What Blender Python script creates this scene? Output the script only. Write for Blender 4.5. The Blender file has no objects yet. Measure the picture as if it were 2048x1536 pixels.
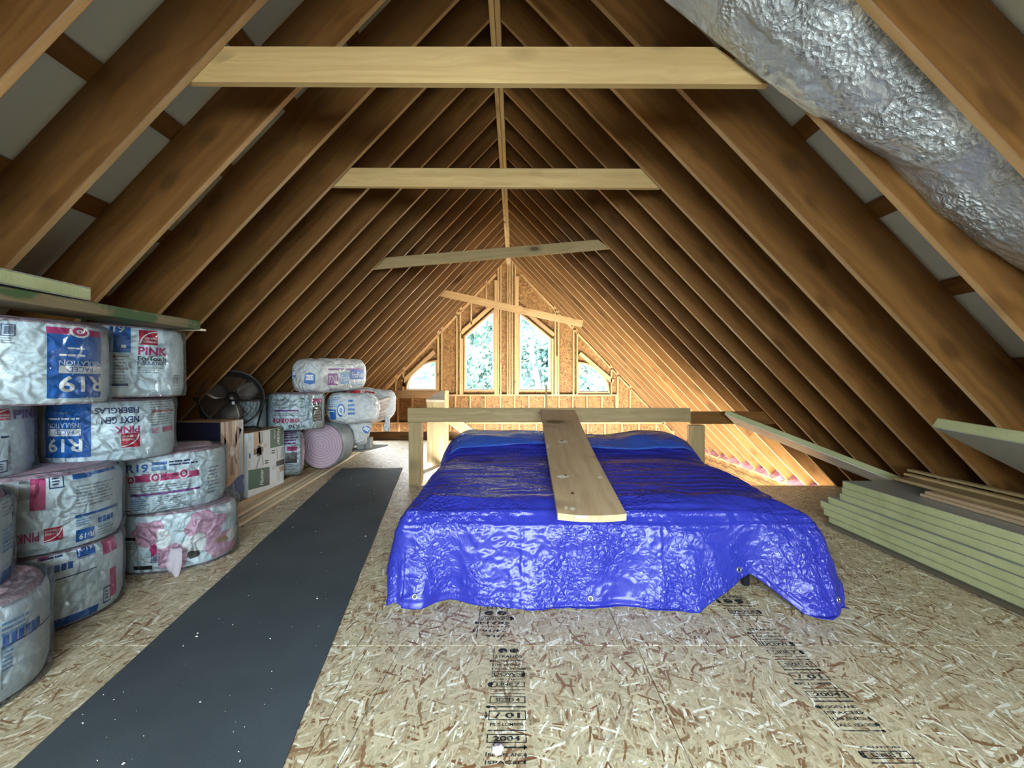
import bpy, bmesh, math, random
from mathutils import Vector, Matrix, noise
R = random.Random(7)
SC = bpy.context.scene
COL = SC.collection
# ------------------------------------------------------------------ camera, world, light, exposure
F, VX, VY, H = 860.0, 1030.0, 765.0, 1.2          # focal length in pixels, vanishing point, eye height
cam = bpy.data.cameras.new('camera'); cam.sensor_width = 36.0; cam.lens = F / 2048 * 36
cam.shift_x = -(VX - 1024) / 2048; cam.shift_y = (VY - 768) / 2048; cam.clip_start = 0.02; cam.clip_end = 300
co = bpy.data.objects.new('camera', cam); COL.objects.link(co)
co.location = (0, 0, H); co.rotation_euler = (math.pi / 2, 0, 0); SC.camera = co

W = bpy.data.worlds.new('overcast_sky'); SC.world = W; W.use_nodes = True
bg = W.node_tree.nodes['Background']; bg.inputs[0].default_value = (0.93, 0.98, 1.0, 1); bg.inputs[1].default_value = 70.0

def area(name, loc, rot, sx, sy, power, col, portal=False):
    l = bpy.data.lights.new(name, 'AREA'); l.shape = 'RECTANGLE'; l.size = sx; l.size_y = sy
    l.energy = power; l.color = col
    if portal: l.cycles.is_portal = True
    o = bpy.data.objects.new(name, l); COL.objects.link(o); o.location = loc; o.rotation_euler = rot
    return o
# lamp added inside the shut back window, standing in for its daylight
area('back_window_lamp', (0.1, -1.93, 1.25), (math.radians(72), 0, 0), 2.8, 1.4, 205, (0.79, 0.95, 1.0)).data.spread = math.radians(105)   # beam narrowed to keep light off the side rafters
# fill lamp added under the loft to brighten the far gable and rafters
area('under_loft_fill', (0.6, 4.0, -1.3), (math.radians(96), 0, 0), 5.0, 1.8, 45, (1.0, 0.95, 0.86))
# sky portals in the far gable's openings
HP = math.pi / 2
area('far_window_portal', (-0.85, 10.6, 1.95), (-HP, 0, 0), 0.75, 2.0, 1, (1, 1, 1), True)
area('far_window_portal', (0.5, 10.6, 1.9), (-HP, 0, 0), 0.75, 2.0, 1, (1, 1, 1), True)
area('far_window_portal', (0.3, 10.6, -1.2), (-HP, 0, 0), 5.6, 1.9, 1, (1, 1, 1), True)
SC.view_settings.view_transform = 'Standard'; SC.view_settings.look = 'None'
SC.view_settings.gamma = 1.0; SC.view_settings.use_curve_mapping = False
SC.view_settings.exposure = 0.15
cy = SC.cycles
cy.use_denoising = True; cy.max_bounces = 10; cy.diffuse_bounces = 6; cy.glossy_bounces = 4
cy.transparent_max_bounces = 16; cy.caustics_reflective = False; cy.caustics_refractive = False
cy.sample_clamp_indirect = 6.0

# ------------------------------------------------------------------ helpers
def P(px, py, Y):
    return Vector(((px - VX) / F * Y, Y, H - (py - VY) / F * Y))
MW = {}
def link(o, parent=None, M=None):
    COL.objects.link(o)
    if M is None: M = Matrix.Identity(4)
    MW[o.name] = M
    if parent is not None:
        o.parent = parent
        o.matrix_basis = MW[parent.name].inverted() @ M
    else:
        o.matrix_basis = M
    return o
def tag(o, label=None, cat=None, group=None, kind=None):
    if label: o['label'] = label
    if cat: o['category'] = cat
    if group: o['group'] = group
    if kind: o['kind'] = kind
    return o
def thing(name, loc, label, cat, group=None, M=None):
    o = bpy.data.objects.new(name, None); o.empty_display_size = 0.1
    link(o, None, M if M is not None else Matrix.Translation(Vector(loc)))
    return tag(o, label, cat, group)
def struct(name, loc=(0, 0, 0)):
    o = bpy.data.objects.new(name, None); link(o, None, Matrix.Translation(Vector(loc))); o['kind'] = 'structure'; return o
def mesh(name, vs, fs, mats, idx=None, smooth=False):
    me = bpy.data.meshes.new(name); me.from_pydata([tuple(v) for v in vs], [], fs)
    for m in (mats if isinstance(mats, (list, tuple)) else [mats]): me.materials.append(m)
    if idx: me.polygons.foreach_set('material_index', idx)
    if smooth: me.polygons.foreach_set('use_smooth', [True] * len(me.polygons))
    me.update(); return me
def ob(name, vs, fs, mats, parent=None, M=None, idx=None, smooth=False, wverts=False):
    """vs local to M (default: the parent's frame); wverts: vs are world points"""
    if M is None: M = MW[parent.name] if parent is not None else Matrix.Identity(4)
    if wverts:
        Mi = M.inverted(); vs = [Mi @ Vector(v) for v in vs]
    return link(bpy.data.objects.new(name, mesh(name, vs, fs, mats, idx, smooth)), parent, M)
BOXF = [(0, 3, 2, 1), (4, 5, 6, 7), (0, 1, 5, 4), (1, 2, 6, 5), (2, 3, 7, 6), (3, 0, 4, 7)]
def boxv(x0, x1, y0, y1, z0, z1):
    return [(x0, y0, z0), (x1, y0, z0), (x1, y1, z0), (x0, y1, z0), (x0, y0, z1), (x1, y0, z1), (x1, y1, z1), (x0, y1, z1)]
def bevel_box(x0, x1, y0, y1, z0, z1, b):
    bm = bmesh.new(); vs = [bm.verts.new(v) for v in boxv(x0, x1, y0, y1, z0, z1)]
    for f in BOXF: bm.faces.new([vs[i] for i in f])
    bmesh.ops.bevel(bm, geom=bm.edges[:], offset=b, segments=1, affect='EDGES', profile=0.5)
    bm.verts.index_update()
    V = [tuple(v.co) for v in bm.verts]; Fc = [tuple(v.index for v in f.verts) for f in bm.faces]; bm.free(); return V, Fc
def frame(p0, p1, up):
    x = (Vector(p1) - Vector(p0)).normalized(); up = Vector(up)
    z = (up - x * up.dot(x)).normalized(); y = z.cross(x)
    return Matrix(((x.x, y.x, z.x, p0[0]), (x.y, y.y, z.y, p0[1]), (x.z, y.z, z.z, p0[2]), (0, 0, 0, 1)))
def board(name, p0, p1, ty, tz, mat, parent=None, up=(0, 0, 1), anchor=(0.5, 0.5), b=0.003, bow=0):
    """board from p0 to p1; ty thickness across, tz along 'up'; anchor = where the axis sits in the section"""
    p0, p1 = Vector(p0), Vector(p1); L = (p1 - p0).length; M = frame(p0, p1, up)
    y0, z0 = -ty * anchor[0], -tz * anchor[1]
    V, Fc = bevel_box(0, L, y0, y0 + ty, z0, z0 + tz, min(b, ty * .2, tz * .2))
    return ob(name, V, Fc, mat, parent, M)
class MB:
    def __init__(s): s.v = []; s.f = []; s.i = []
    def add(s, vs, fs, mi=0):
        n = len(s.v); s.v += [tuple(v) for v in vs]; s.f += [tuple(a + n for a in f) for f in fs]; s.i += [mi] * len(fs)
    def box(s, x0, x1, y0, y1, z0, z1, mi=0): s.add(boxv(x0, x1, y0, y1, z0, z1), BOXF, mi)
    def tube(s, pts, r, n=8, mi=0, closed=False):
        pts = [Vector(p) for p in pts]; m = len(pts); rings = []
        for k in range(m):
            a = pts[k - 1] if (k > 0 or closed) else pts[k]; c = pts[(k + 1) % m] if (k < m - 1 or closed) else pts[k]
            d = (c - a).normalized(); u = d.orthogonal().normalized() if k == 0 else (u - d * u.dot(d)).normalized()
            w = d.cross(u); rr = r[k] if isinstance(r, (list, tuple)) else r
            rings.append([pts[k] + (u * math.cos(t) + w * math.sin(t)) * rr for t in [2 * math.pi * q / n for q in range(n)]])
        vs = [p for g in rings for p in g]; fs = []
        for k in range(m if closed else m - 1):
            k2 = (k + 1) % m
            for q in range(n):
                fs.append((k * n + q, k * n + (q + 1) % n, k2 * n + (q + 1) % n, k2 * n + q))
        if not closed: fs += [tuple(range(n))[::-1], tuple((m - 1) * n + q for q in range(n))]
        s.add(vs, fs, mi)
    def build(s, name, mats, parent=None, M=None, smooth=False, wverts=False):
        return ob(name, s.v, s.f, mats, parent, M, s.i, smooth, wverts)

# ------------------------------------------------------------------ materials
def lin(r, g, b):
    f = lambda c: (c / 255 / 12.92) if c / 255 <= .04045 else ((c / 255 + .055) / 1.055) ** 2.4
    return (f(r), f(g), f(b), 1)
class NT:
    def __init__(s, name):
        s.m = bpy.data.materials.new(name); s.m.use_nodes = True; s.t = s.m.node_tree; s.n = s.t.nodes
        s.b = s.n['Principled BSDF']; s.out = s.n['Material Output']
    def add(s, typ, ins=None, **kw):
        x = s.n.new(typ)
        for k, v in kw.items(): setattr(x, k, v)
        for k, v in (ins or {}).items():
            if hasattr(v, 'node') or hasattr(v, 'is_linked') and not isinstance(v, (int, float, tuple)): s.t.links.new(v, x.inputs[k])
            else: x.inputs[k].default_value = v
        return x
    def math(s, op, a, b=0.0, c=0.0, clamp=False):
        return s.add('ShaderNodeMath', {0: a, 1: b, 2: c}, operation=op, use_clamp=clamp).outputs[0]
    def vm(s, op, a, b=(0, 0, 0)):
        return s.add('ShaderNodeVectorMath', {0: a, 1: b}, operation=op).outputs[0]
    def coord(s, kind='Object', rnd=0.0):
        c = s.add('ShaderNodeTexCoord').outputs[kind]
        if rnd:
            q = s.add('ShaderNodeObjectInfo').outputs['Random']
            c = s.vm('ADD', c, s.add('ShaderNodeCombineXYZ', {0: s.math('MULTIPLY', q, rnd), 1: s.math('MULTIPLY', q, rnd * .37), 2: s.math('MULTIPLY', q, rnd * .71)}).outputs[0])
        return c
    def noise(s, v, scale, detail=3, rough=.5, dist=0.0):
        x = s.add('ShaderNodeTexNoise', {'Vector': v, 'Scale': scale, 'Detail': detail, 'Roughness': rough, 'Distortion': dist}); return x.outputs['Fac']
    def vor(s, v, scale, feature='F1', metric='EUCLIDEAN', rand=1.0):
        return s.add('ShaderNodeTexVoronoi', {'Vector': v, 'Scale': scale, 'Randomness': rand}, feature=feature, distance=metric)
    def ramp(s, f, stops, interp='LINEAR'):
        x = s.add('ShaderNodeValToRGB', {'Fac': f}); x.color_ramp.interpolation = interp
        el = x.color_ramp.elements
        while len(el) < len(stops): el.new(0.5)
        for e, (p, c) in zip(el, stops): e.position = p; e.color = c if len(c) == 4 else (*c, 1)
        return x.outputs['Color']
    def mix(s, f, a, b, mode='MIX'):
        x = s.add('ShaderNodeMix', data_type='RGBA', blend_type=mode)
        for k, v in (('Factor', f), ('A', a), ('B', b)):
            sk = [i for i in x.inputs if i.name == k and (i.type == 'RGBA' if k != 'Factor' else i.type == 'VALUE')][0]
            if hasattr(v, 'is_linked'): s.t.links.new(v, sk)
            else: sk.default_value = v
        return [o for o in x.outputs if o.type == 'RGBA'][0]
    def mapr(s, f, a, b, c=0.0, d=1.0):
        return s.add('ShaderNodeMapRange', {0: f, 1: a, 2: b, 3: c, 4: d}, clamp=True).outputs[0]
    def bump(s, h, strength, dist, prev=None):
        d = {'Height': h, 'Strength': strength, 'Distance': dist}
        if prev is not None: d['Normal'] = prev
        return s.add('ShaderNodeBump', d).outputs[0]
    def fin(s, color=None, rough=None, normal=None, spec=None, metal=None):
        for k, v in (('Base Color', color), ('Roughness', rough), ('Normal', normal), ('Specular IOR Level', spec), ('Metallic', metal)):
            if v is None: continue
            if hasattr(v, 'is_linked'): s.t.links.new(v, s.b.inputs[k])
            else: s.b.inputs[k].default_value = v
        return s.m
def plain(name, col, rough=.5, metal=0.0, spec=.4):
    return NT(name).fin(col, rough, None, spec, metal)

def wood(name, lo, hi, knot=(0.10, .045, .015, 1), rough=.65, knots=1.0, stain=None):
    """sawn softwood: grain runs along local X"""
    n = NT(name); c = n.coord('Object', 37.0)
    v = n.vm('MULTIPLY', c, (0.5, 15, 15))
    wob = n.noise(n.vm('MULTIPLY', c, (1.6, 4, 4)), 1.0, 2)
    g = n.noise(n.vm('ADD', v, n.add('ShaderNodeCombineXYZ', {0: 0.0, 1: n.math('MULTIPLY', wob, 2.2), 2: n.math('MULTIPLY', wob, 2.2)}).outputs[0]), 1.6, 4, .6)
    col = n.ramp(g, [(.28, lo), (.72, hi)])
    big = n.noise(n.vm('MULTIPLY', c, (.7, 2.5, 2.5)), 1.0, 2)
    col = n.mix(n.mapr(big, .35, .75, 0, .5), col, tuple(x * .55 for x in lo[:3]) + (1,))
    rnd = n.add('ShaderNodeObjectInfo').outputs['Random']
    col = n.mix(1.0, col, n.ramp(rnd, [(0, (.80, .78, .76)), (1, (1.12, 1.08, 1.04))]), 'MULTIPLY')
    # knots: stretched cells, only some of them hold one
    kv = n.vor(n.vm('ADD', n.vm('MULTIPLY', c, (2.9, 2.0, 6.5)), n.add('ShaderNodeCombineXYZ', {0: n.math('MULTIPLY', wob, .3)}).outputs[0]), 1.0)
    sep = n.add('ShaderNodeSeparateColor', {0: kv.outputs['Color']})
    size = n.mapr(sep.outputs[0], .45, 1.0, 0.035, .19 * knots)
    d = n.math('SUBTRACT', kv.outputs['Distance'], size)
    core = n.mapr(d, -.03, .02, 1, 0); halo = n.mapr(d, 0, .20, .7, 0)
    on = n.math('GREATER_THAN', sep.outputs[0], .42)
    col = n.mix(n.math('MULTIPLY', halo, on), col, tuple(x * .5 for x in lo[:3]) + (1,))
    col = n.mix(n.math('MULTIPLY', n.math('MULTIPLY', core, on), .85), col, knot)
    if stain is not None:
        st = n.noise(n.vm('MULTIPLY', c, (5, 3, 9)), 1.0, 4, .6)
        col = n.mix(n.mapr(st, .51, .59, 0, .85), col, stain)
    nb = n.bump(g, .25, .002)
    return n.fin(col, rough, nb, .32)

def osb(name, light, mid, dark, white, rough=.5, scale=1.0, swap=False, spec=.35):
    n = NT(name); c = n.coord('Object', 61.0)
    if swap: c = n.add('ShaderNodeMapping', {'Vector': c, 'Rotation': (math.pi / 2, 0, 0)}).outputs[0]
    warp = n.add('ShaderNodeTexNoise', {'Vector': c, 'Scale': 3.5, 'Detail': 2}).outputs['Color']
    c2 = n.vm('ADD', c, n.vm('MULTIPLY', n.vm('SUBTRACT', warp, (.5, .5, .5)), (.09, .09, .0)))
    hcur = None; val = None; hue = None; edge = None
    for k, (ang, sx, sy) in enumerate([(.35, 7.5, 64), (1.25, 7, 56), (2.05, 9, 76), (2.75, 7.5, 52), (1.65, 11, 95)]):
        mp = n.add('ShaderNodeMapping', {'Vector': c2, 'Rotation': (0, 0, ang), 'Location': (k * 3.7, k * 1.3, 0), 'Scale': (1, 1, 0)}).outputs[0]
        mp = n.vm('MULTIPLY', mp, (sx * scale, sy * scale, 0))
        vo = n.add('ShaderNodeTexVoronoi', {'Vector': mp, 'Scale': 1.0, 'Randomness': .95}, voronoi_dimensions='2D', distance='CHEBYCHEV')
        s = n.add('ShaderNodeSeparateColor', {0: vo.outputs['Color']})
        dd = n.mapr(vo.outputs['Distance'], .28, .52, 0, 1)
        h = n.math('SUBTRACT', s.outputs[0], n.math('MULTIPLY', dd, .35))
        if hcur is None: hcur, val, edge = h, s.outputs[1], dd
        else:
            g = n.math('GREATER_THAN', h, hcur)
            mixf = lambda a, b: n.math('ADD', n.math('MULTIPLY', a, n.math('SUBTRACT', 1.0, g)), n.math('MULTIPLY', b, g))
            val = mixf(val, s.outputs[1]); edge = mixf(edge, dd); hcur = n.math('MAXIMUM', hcur, h)
    fine = n.noise(n.vm('MULTIPLY', c, (60, 60, 60)), 1.0, 3)
    v2 = n.math('ADD', val, n.math('MULTIPLY', n.math('SUBTRACT', fine, .5), .16))
    col = n.ramp(v2, [(0.0, dark), (.06, dark), (.13, tuple(a * .6 + b * .4 for a, b in zip(dark, mid))), (.22, mid), (.42, tuple(a * .8 for a in light[:3])), (.6, light), (.87, tuple(min(1, a * 1.08) for a in light[:3])), (.93, white), (1.0, white)])
    col = n.mix(n.mapr(edge, .35, 1.0, 0, .55), col, tuple(x * .45 for x in mid[:3]) + (1,))
    cloud = n.noise(c, 1.3, 3); col = n.mix(n.mapr(cloud, .35, .75, 0, .3), col, mid)
    nb = n.bump(val, .35, .0015)
    return n.fin(col, rough, nb, spec)
M_raft = wood('framing_lumber', (.125, .056, .015, 1), (.225, .110, .034, 1), rough=.36)
M_edge = wood('lit_edge_wood', (.38, .23, .095, 1), (.55, .37, .18, 1), rough=.36, knots=.5)
M_tie = wood('pale_lumber', (.45, .31, .13, 1), (.64, .48, .23, 1), rough=.6)
M_rail = wood('weathered_lumber', (.34, .245, .115, 1), (.50, .39, .205, 1), rough=.65)
M_plank = wood('plank_wood', (.44, .31, .18, 1), (.60, .46, .30, 1), rough=.6, knots=1.1)
M_stain = wood("stained_plank", (.13, .10, .055, 1), (.21, .17, .10, 1), rough=.7, stain=(.03, .075, .025, 1))
M_strip = wood('pine_strip', (.66, .54, .36, 1), (.84, .74, .56, 1), rough=.55, knots=.5)
M_stud = wood('stud_lumber', (.38, .21, .075, 1), (.52, .33, .14, 1), rough=.6, knots=.7)
M_floor = osb('osb_floor', (.55, .475, .325, 1), (.45, .36, .22, 1), (.19, .085, .034, 1), (.84, .82, .71, 1), rough=.42, scale=1.3)
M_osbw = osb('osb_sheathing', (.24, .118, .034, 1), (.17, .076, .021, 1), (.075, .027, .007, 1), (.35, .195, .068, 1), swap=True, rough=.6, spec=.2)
M_deck = plain('roof_underlay', (.55, .60, .60, 1), .5, 0, .3)
M_black = plain('black_plastic', (.012, .012, .013, 1), .35)
M_white = plain('white_vinyl', (.8, .8, .8, 1), .4)

# ------------------------------------------------------------------ room shell
D = 10.2                       # far gable (front of studs)
HE, XR, SL = 4.02, -0.155, 1.05  # height of rafter underside at the ridge, ridge x, roof slope
AL = math.atan(SL); CA, SA = math.cos(AL), math.sin(AL)
def under(x): return HE - SL * max(0, abs(x - XR) - .045)

ceil = struct('ceiling')
DEP = 0.315; LEN = 6.1
def slope_frame(sg, y):
    o = Vector((XR + sg * .045, y, HE))
    x = Vector((sg * CA, 0, -SA)); z = Vector((sg * SA, 0, CA)); yv = z.cross(x)
    return Matrix(((x.x, yv.x, z.x, o.x), (x.y, yv.y, z.y, o.y), (x.z, yv.z, z.z, o.z), (0, 0, 0, 1)))
def rafter_mesh():
    t = DEP * SL   # plumb cut at the ridge
    prof = [(0.0, 0.0), (LEN, 0.0), (LEN, DEP), (-t, DEP)]
    vs = [(x, s * .019, z) for s in (-1, 1) for x, z in prof]
    fs = [(0, 1, 2, 3), (7, 6, 5, 4)] + [(a + 4, (a + 1) % 4 + 4, (a + 1) % 4, a) for a in range(4)]
    bm = bmesh.new(); vv = [bm.verts.new(v) for v in vs]
    for f in fs: bm.faces.new([vv[i] for i in f])
    bmesh.ops.recalc_face_normals(bm, faces=bm.faces[:])
    bmesh.ops.bevel(bm, geom=bm.edges[:], offset=.003, segments=1, affect='EDGES', profile=.5)
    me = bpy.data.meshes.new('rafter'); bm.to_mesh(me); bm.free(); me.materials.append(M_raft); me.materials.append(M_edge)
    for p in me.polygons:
        if p.normal.z < -.9: p.material_index = 1      # lower edge in paler wood, light from below put into its colour
    me.update(); return me
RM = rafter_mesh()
for n in range(-9, 20):
    y = 2.534 + .4064 * n if n > 0 else {0: 2.50, -1: 2.015, -2: 1.56, -3: 1.10, -4: .63}.get(n, .63 + .45 * (n + 4))
    if y > D - .1 or y < -1.8: continue
    for sg in (-1, 1):
        Mx = slope_frame(sg, y + R.uniform(-.006, .006)) @ Matrix.Rotation(R.uniform(-.0016, .0016), 4, 'Z') @ Matrix.Translation((0, 0, R.uniform(-.004, .004)))
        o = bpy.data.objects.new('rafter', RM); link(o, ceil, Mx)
# ridge: two boards side by side with a seam
for s in (-1, 1):
    for y0, y1 in ((-1.5, 1.31), (1.31, 6.2), (6.2, D + .1)):
        board('ridge_board', (XR + s * .0225, y0 + .001, HE - .012), (XR + s * .0225, y1 - .001, HE - .012), .041, .34, M_tie, ceil, anchor=(.5, 0))
# purlins over the rafters and the roof sheet above them
for sg in (-1, 1):
    for k in range(9):
        d = .35 + k * .62
        Mx = slope_frame(sg, 0) @ Matrix.Translation((d, 0, DEP + .001))
        o = [Mx @ Vector((0, sg * (-1.6 if q == 0 else D + .2), .011)) for q in (0, 1)]
        a, b = Mx @ Vector((0, 0, .011)), None
        p0 = Vector((a.x, -1.6, a.z)); p1 = Vector((a.x, D + .1, a.z))
        board('purlin', p0, p1, .11, .022, M_raft, ceil, up=(sg * SA, 0, CA))
    Mx = slope_frame(sg, 0)
    ya, yb = (-1.7, D + .25)
    q = [Mx @ Vector(v) for v in ((-.62, 0, DEP + .026), (LEN, 0, DEP + .026), (LEN, 0, DEP + .04), (-.64, 0, DEP + .04))]
    vs = [(p.x, y, p.z) for y in (ya, yb) for p in q]
    fs = [(0, 1, 2, 3), (7, 6, 5, 4)] + [(a + 4, (a + 1) % 4 + 4, (a + 1) % 4, a) for a in range(4)]
    ob('roof_sheet', vs, fs, M_deck, ceil)

# ---- loft floor: sheets of strand board
flo = struct('floor')
ob('floor_deck', *[boxv(-4.05, 4.05, -1.9, 4.98, -.24, -.0195), BOXF], M_raft, flo)
ob('floor_deck', *[boxv(-4.05, -1.13, 4.981, 9.05, -.24, -.0195), BOXF], M_raft, flo)
def panel(x0, x1, y0, y1):
    M = Matrix.Translation((x0, y0, -.018)); g = .0015
    V, Fc = bevel_box(g, x1 - x0 - g, g, y1 - y0 - g, 0, .018 - R.uniform(0, .0006), .0012)
    ob('floor_panel', V, Fc, M_floor, flo, M)
def panel_row(y0, y1, off, xa, xb):
    xs = [xa] + [off + 1.22 * k for k in range(-4, 5) if xa + .05 < off + 1.22 * k < xb - .05] + [xb]
    for a, b in zip(xs, xs[1:]): panel(a, b, y0, y1)
panel_row(-1.9, -.48, -.05, -4.0, 4.0); panel_row(-.48, 1.96, -.665, -4.0, 4.0)
panel_row(1.96, 4.40, -.72, -4.0, 4.0); panel_row(4.40, 4.98, -.05, -4.0, 4.0)
panel_row(4.98, 7.42, -2.35, -4.0, -1.13); panel_row(7.42, 9.05, -1.9, -4.0, -1.13)
ob('floor_edge_board', *[boxv(-1.13, 4.0, 4.981, 5.02, -.24, -.002), BOXF], M_tie, flo)
# lower storey seen down the open well
ob('lower_floor', *[boxv(-4.2, 4.2, 4.0, D + .2, -2.75, -2.6), BOXF], plain('lower_subfloor', (.42, .35, .24, 1), .6), flo)

# side walls below the eaves, with plate and loose pink wool on the right
M_pink = NT('pink_glass_wool')
_c = M_pink.coord('Object'); _h = M_pink.noise(M_pink.vm('MULTIPLY', _c, (30, 30, 60)), 1.0, 5, .65)
M_pink = M_pink.fin(M_pink.ramp(_h, [(.3, (.36, .12, .14, 1)), (.7, (.56, .28, .30, 1))]), .9, M_pink.bump(_h, 1.0, .015), .1)
for sg, nm in ((-1, 'wall_left'), (1, 'wall_right')):
    w = struct(nm)
    x = sg * 4.12
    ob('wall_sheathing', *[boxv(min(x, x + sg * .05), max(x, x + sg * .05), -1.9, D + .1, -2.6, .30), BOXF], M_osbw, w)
    if sg > 0:
        board('top_plate', (3.98, 5.05, -.24), (3.98, D, -.24), .14, .038, M_stud, w, anchor=(.5, 0))
        board('top_plate', (3.98, 5.05, -.279), (3.98, D, -.279), .14, .038, M_stud, w, anchor=(.5, 0))
        for n in range(6, 19):
            y0 = 2.534 + .4064 * n + .025
            if y0 + .36 > D: continue
            bm = bmesh.new(); bmesh.ops.create_grid(bm, x_segments=9, y_segments=9, size=1)
            V = []
            for v in bm.verts:
                X = 4.0 + v.co.x * .13; Y = y0 + .178 + v.co.y * .178
                z = -.20 + (1 - v.co.x ** 2) * .07 + noise.noise(Vector((X * 9, Y * 9, n))) * .05 + v.co.x * .04
                V.append((X, Y, z))
            Fc = [tuple(q.index for q in f.verts) for f in bm.faces]; bm.free()
            ob('pink_wool', V, Fc, M_pink, w, smooth=True)
# back gable behind the camera with its big window opening
wb = struct('wall_back')
m = MB()
m.box(-4.0, -1.4, -2.05, -1.95, -.2, 3.2); m.box(1.6, 4.0, -2.05, -1.95, -.2, 3.2)
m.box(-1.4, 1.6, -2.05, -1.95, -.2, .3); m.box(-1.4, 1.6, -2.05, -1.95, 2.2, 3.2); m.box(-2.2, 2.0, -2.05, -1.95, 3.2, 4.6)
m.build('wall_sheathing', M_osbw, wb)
wf = struct('window_5', (0.1, -2, 1.25)); m = MB()
for x in (-1.4, -.4, .6, 1.56): m.box(x, x + .04, -2.05, -1.99, .3, 2.2)
m.box(-1.4, 1.6, -2.05, -1.99, .3, .34); m.box(-1.4, 1.6, -2.05, -1.99, 2.16, 2.2)
m.build('frame', M_white, wf, Matrix.Identity(4))
ob('sky_block_panel', *[boxv(-1.4, 1.6, -2.09, -2.06, .3, 2.2), BOXF], plain('sky_block_white', (.7, .7, .7, 1), .8), wf, Matrix.Identity(4))  # opaque panel added to keep sky light out of the near room

# ---- far gable
S = D / F
def G(px, py): return ((px - VX) * S, H - (py - VY) * S)
def g5(x, y): return G(760 + x * .27344, 500 + y * .27344)        # detail-view coordinates
wfar = struct('wall_far')
T1 = [g5(*p) for p in ((612, 1034), (838, 1034), (838, 428), (612, 628))]     # openings, a bit larger than the panes
T2 = [g5(*p) for p in ((1016, 1034), (1252, 1034), (1252, 642), (1016, 446))]
Q1 = [g5(*p) for p in ((186, 1031), (416, 1031), (416, 806))]
Q2 = [g5(*p) for p in ((1446, 1048), (1682, 1048), (1446, 818))]
LOW = [(-2.4, -2.0, .2, -.35), (.4, -2.0, 3.0, -.35)]  # unseen lower windows, added to light the far end from below
def roof_z(x): return under(x) + .16
def quarter(q, n=10):
    (xa, zb), (xb, _), (xc, zt) = q
    corner = xc; far = xa if abs(xc - xb) < .01 else xb
    return [(far + (corner - far) * (1 - math.cos(t)), zb + (zt - zb) * math.sin(t)) for t in [math.pi / 2 * k / n for k in range(n + 1)]], zb, corner, far
A1, zb1, c1, f1 = quarter(Q1); A2, zb2, c2, f2 = quarter(Q2)
def interp(pts, x):
    for (a, za), (b, zb) in zip(pts, pts[1:]):
        if min(a, b) - 1e-9 <= x <= max(a, b) + 1e-9: return za + (zb - za) * ((x - a) / (b - a) if b != a else 0)
    return None
holes = []
holes.append((min(p[0] for p in A1), max(p[0] for p in A1), zb1, lambda x: interp(A1, x)))
holes.append((min(p[0] for p in A2), max(p[0] for p in A2), zb2, lambda x: interp(A2, x)))
holes.append((T1[0][0], T1[1][0], T1[0][1], lambda x: interp([T1[3], T1[2]], x)))
holes.append((T2[0][0], T2[1][0], T2[0][1], lambda x: interp([T2[3], T2[2]], x)))
for a, b, c, d in LOW: holes.append((a, c, b, (lambda d: lambda x: d)(d)))
brk = sorted(set([-4.1, XR - .045, XR + .045, 4.1] + [h[0] for h in holes] + [h[1] for h in holes] + [p[0] for p in A1 + A2]))
m = MB(); yf, yb = D + .125, D + .14
for x0, x1 in zip(brk, brk[1:]):
    if x1 - x0 < 1e-6: continue
    xm = (x0 + x1) / 2; e = 1e-7
    act = sorted([h for h in holes if h[0] < xm < h[1]], key=lambda h: h[2])
    lo = (-2.6, -2.6)
    segs = []
    for h in act:
        segs.append((lo, (h[2], h[2]))); lo = (h[3](x0 + e) or h[3](xm), h[3](x1 - e) or h[3](xm))
    segs.append((lo, (roof_z(x0), roof_z(x1))))
    for (a0, a1), (b0, b1) in segs:
        vs = [(x0, yf, a0), (x1, yf, a1), (x1, yb, a1), (x0, yb, a0), (x0, yf, b0), (x1, yf, b1), (x1, yb, b1), (x0, yb, b0)]
        m.add(vs, BOXF)
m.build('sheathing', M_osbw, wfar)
def stud(x, z0, z1, w=.036, dep=.12, y=None, name='stud', mat=None):
    y = D if y is None else y
    board(name, (x, y + dep / 2, z0), (x, y + dep / 2, z1), w, dep, mat or M_stud, wfar, up=(0, 1, 0))
def gx(x5): return g5(x5, 0)[0]
def gz(y5): return g5(0, y5)[1]
ZS = gz(1056)                                   # sill plate line
# sill plate, mid plate, bottom plate
board('sill_plate', (gx(-260), D + .06, ZS), (gx(1732), D + .06, ZS), .12, .038, M_stud, wfar, anchor=(.5, 1))
zl = g5(0, 1260)[1]
board('lower_plate', (-3.9, D + .06, zl), (3.9, D + .06, zl), .12, .038, M_stud, wfar, anchor=(.5, 1))
for x5 in (-120, 0, 130, 235, 340, 445, 552, 660, 770, 880, 985, 1090, 1205, 1310, 1410, 1515, 1625, 1728):
    stud(gx(x5), zl, ZS - .038)
for k in range(-9, 10): stud(k * .4064 + .1, -.32, zl - .038)
# studs above the sill plate
def topz(x): return under(x) + .12
for x5 in (115, 424, 452, 562, 588, 866, 884, 934, 950, 968, 990, 1282, 1306, 1416, 1443, 1693, 1740, 1832):
    x = gx(x5); z1 = topz(x)
    if x5 in (588, 1282): z1 = topz(x)
    stud(x, ZS if x5 < 1732 else zl, z1)
for x5, y5 in ((170, 1000), (668, 545), (778, 420)): stud(gx(x5), gz(y5), topz(gx(x5)))
stud(gx(170), ZS, gz(935))
stud(gx(1292), ZS, gz(775), y=D - .0)           # short offcut leaning in the bay
# doubled posts beside the tall windows
for x5 in (848, 1004): stud(gx(x5), ZS, topz(gx(x5)) - .25, w=.07)
for x5 in (600, 1262):  stud(gx(x5), ZS, gz(640) - .02, w=.05)
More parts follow.
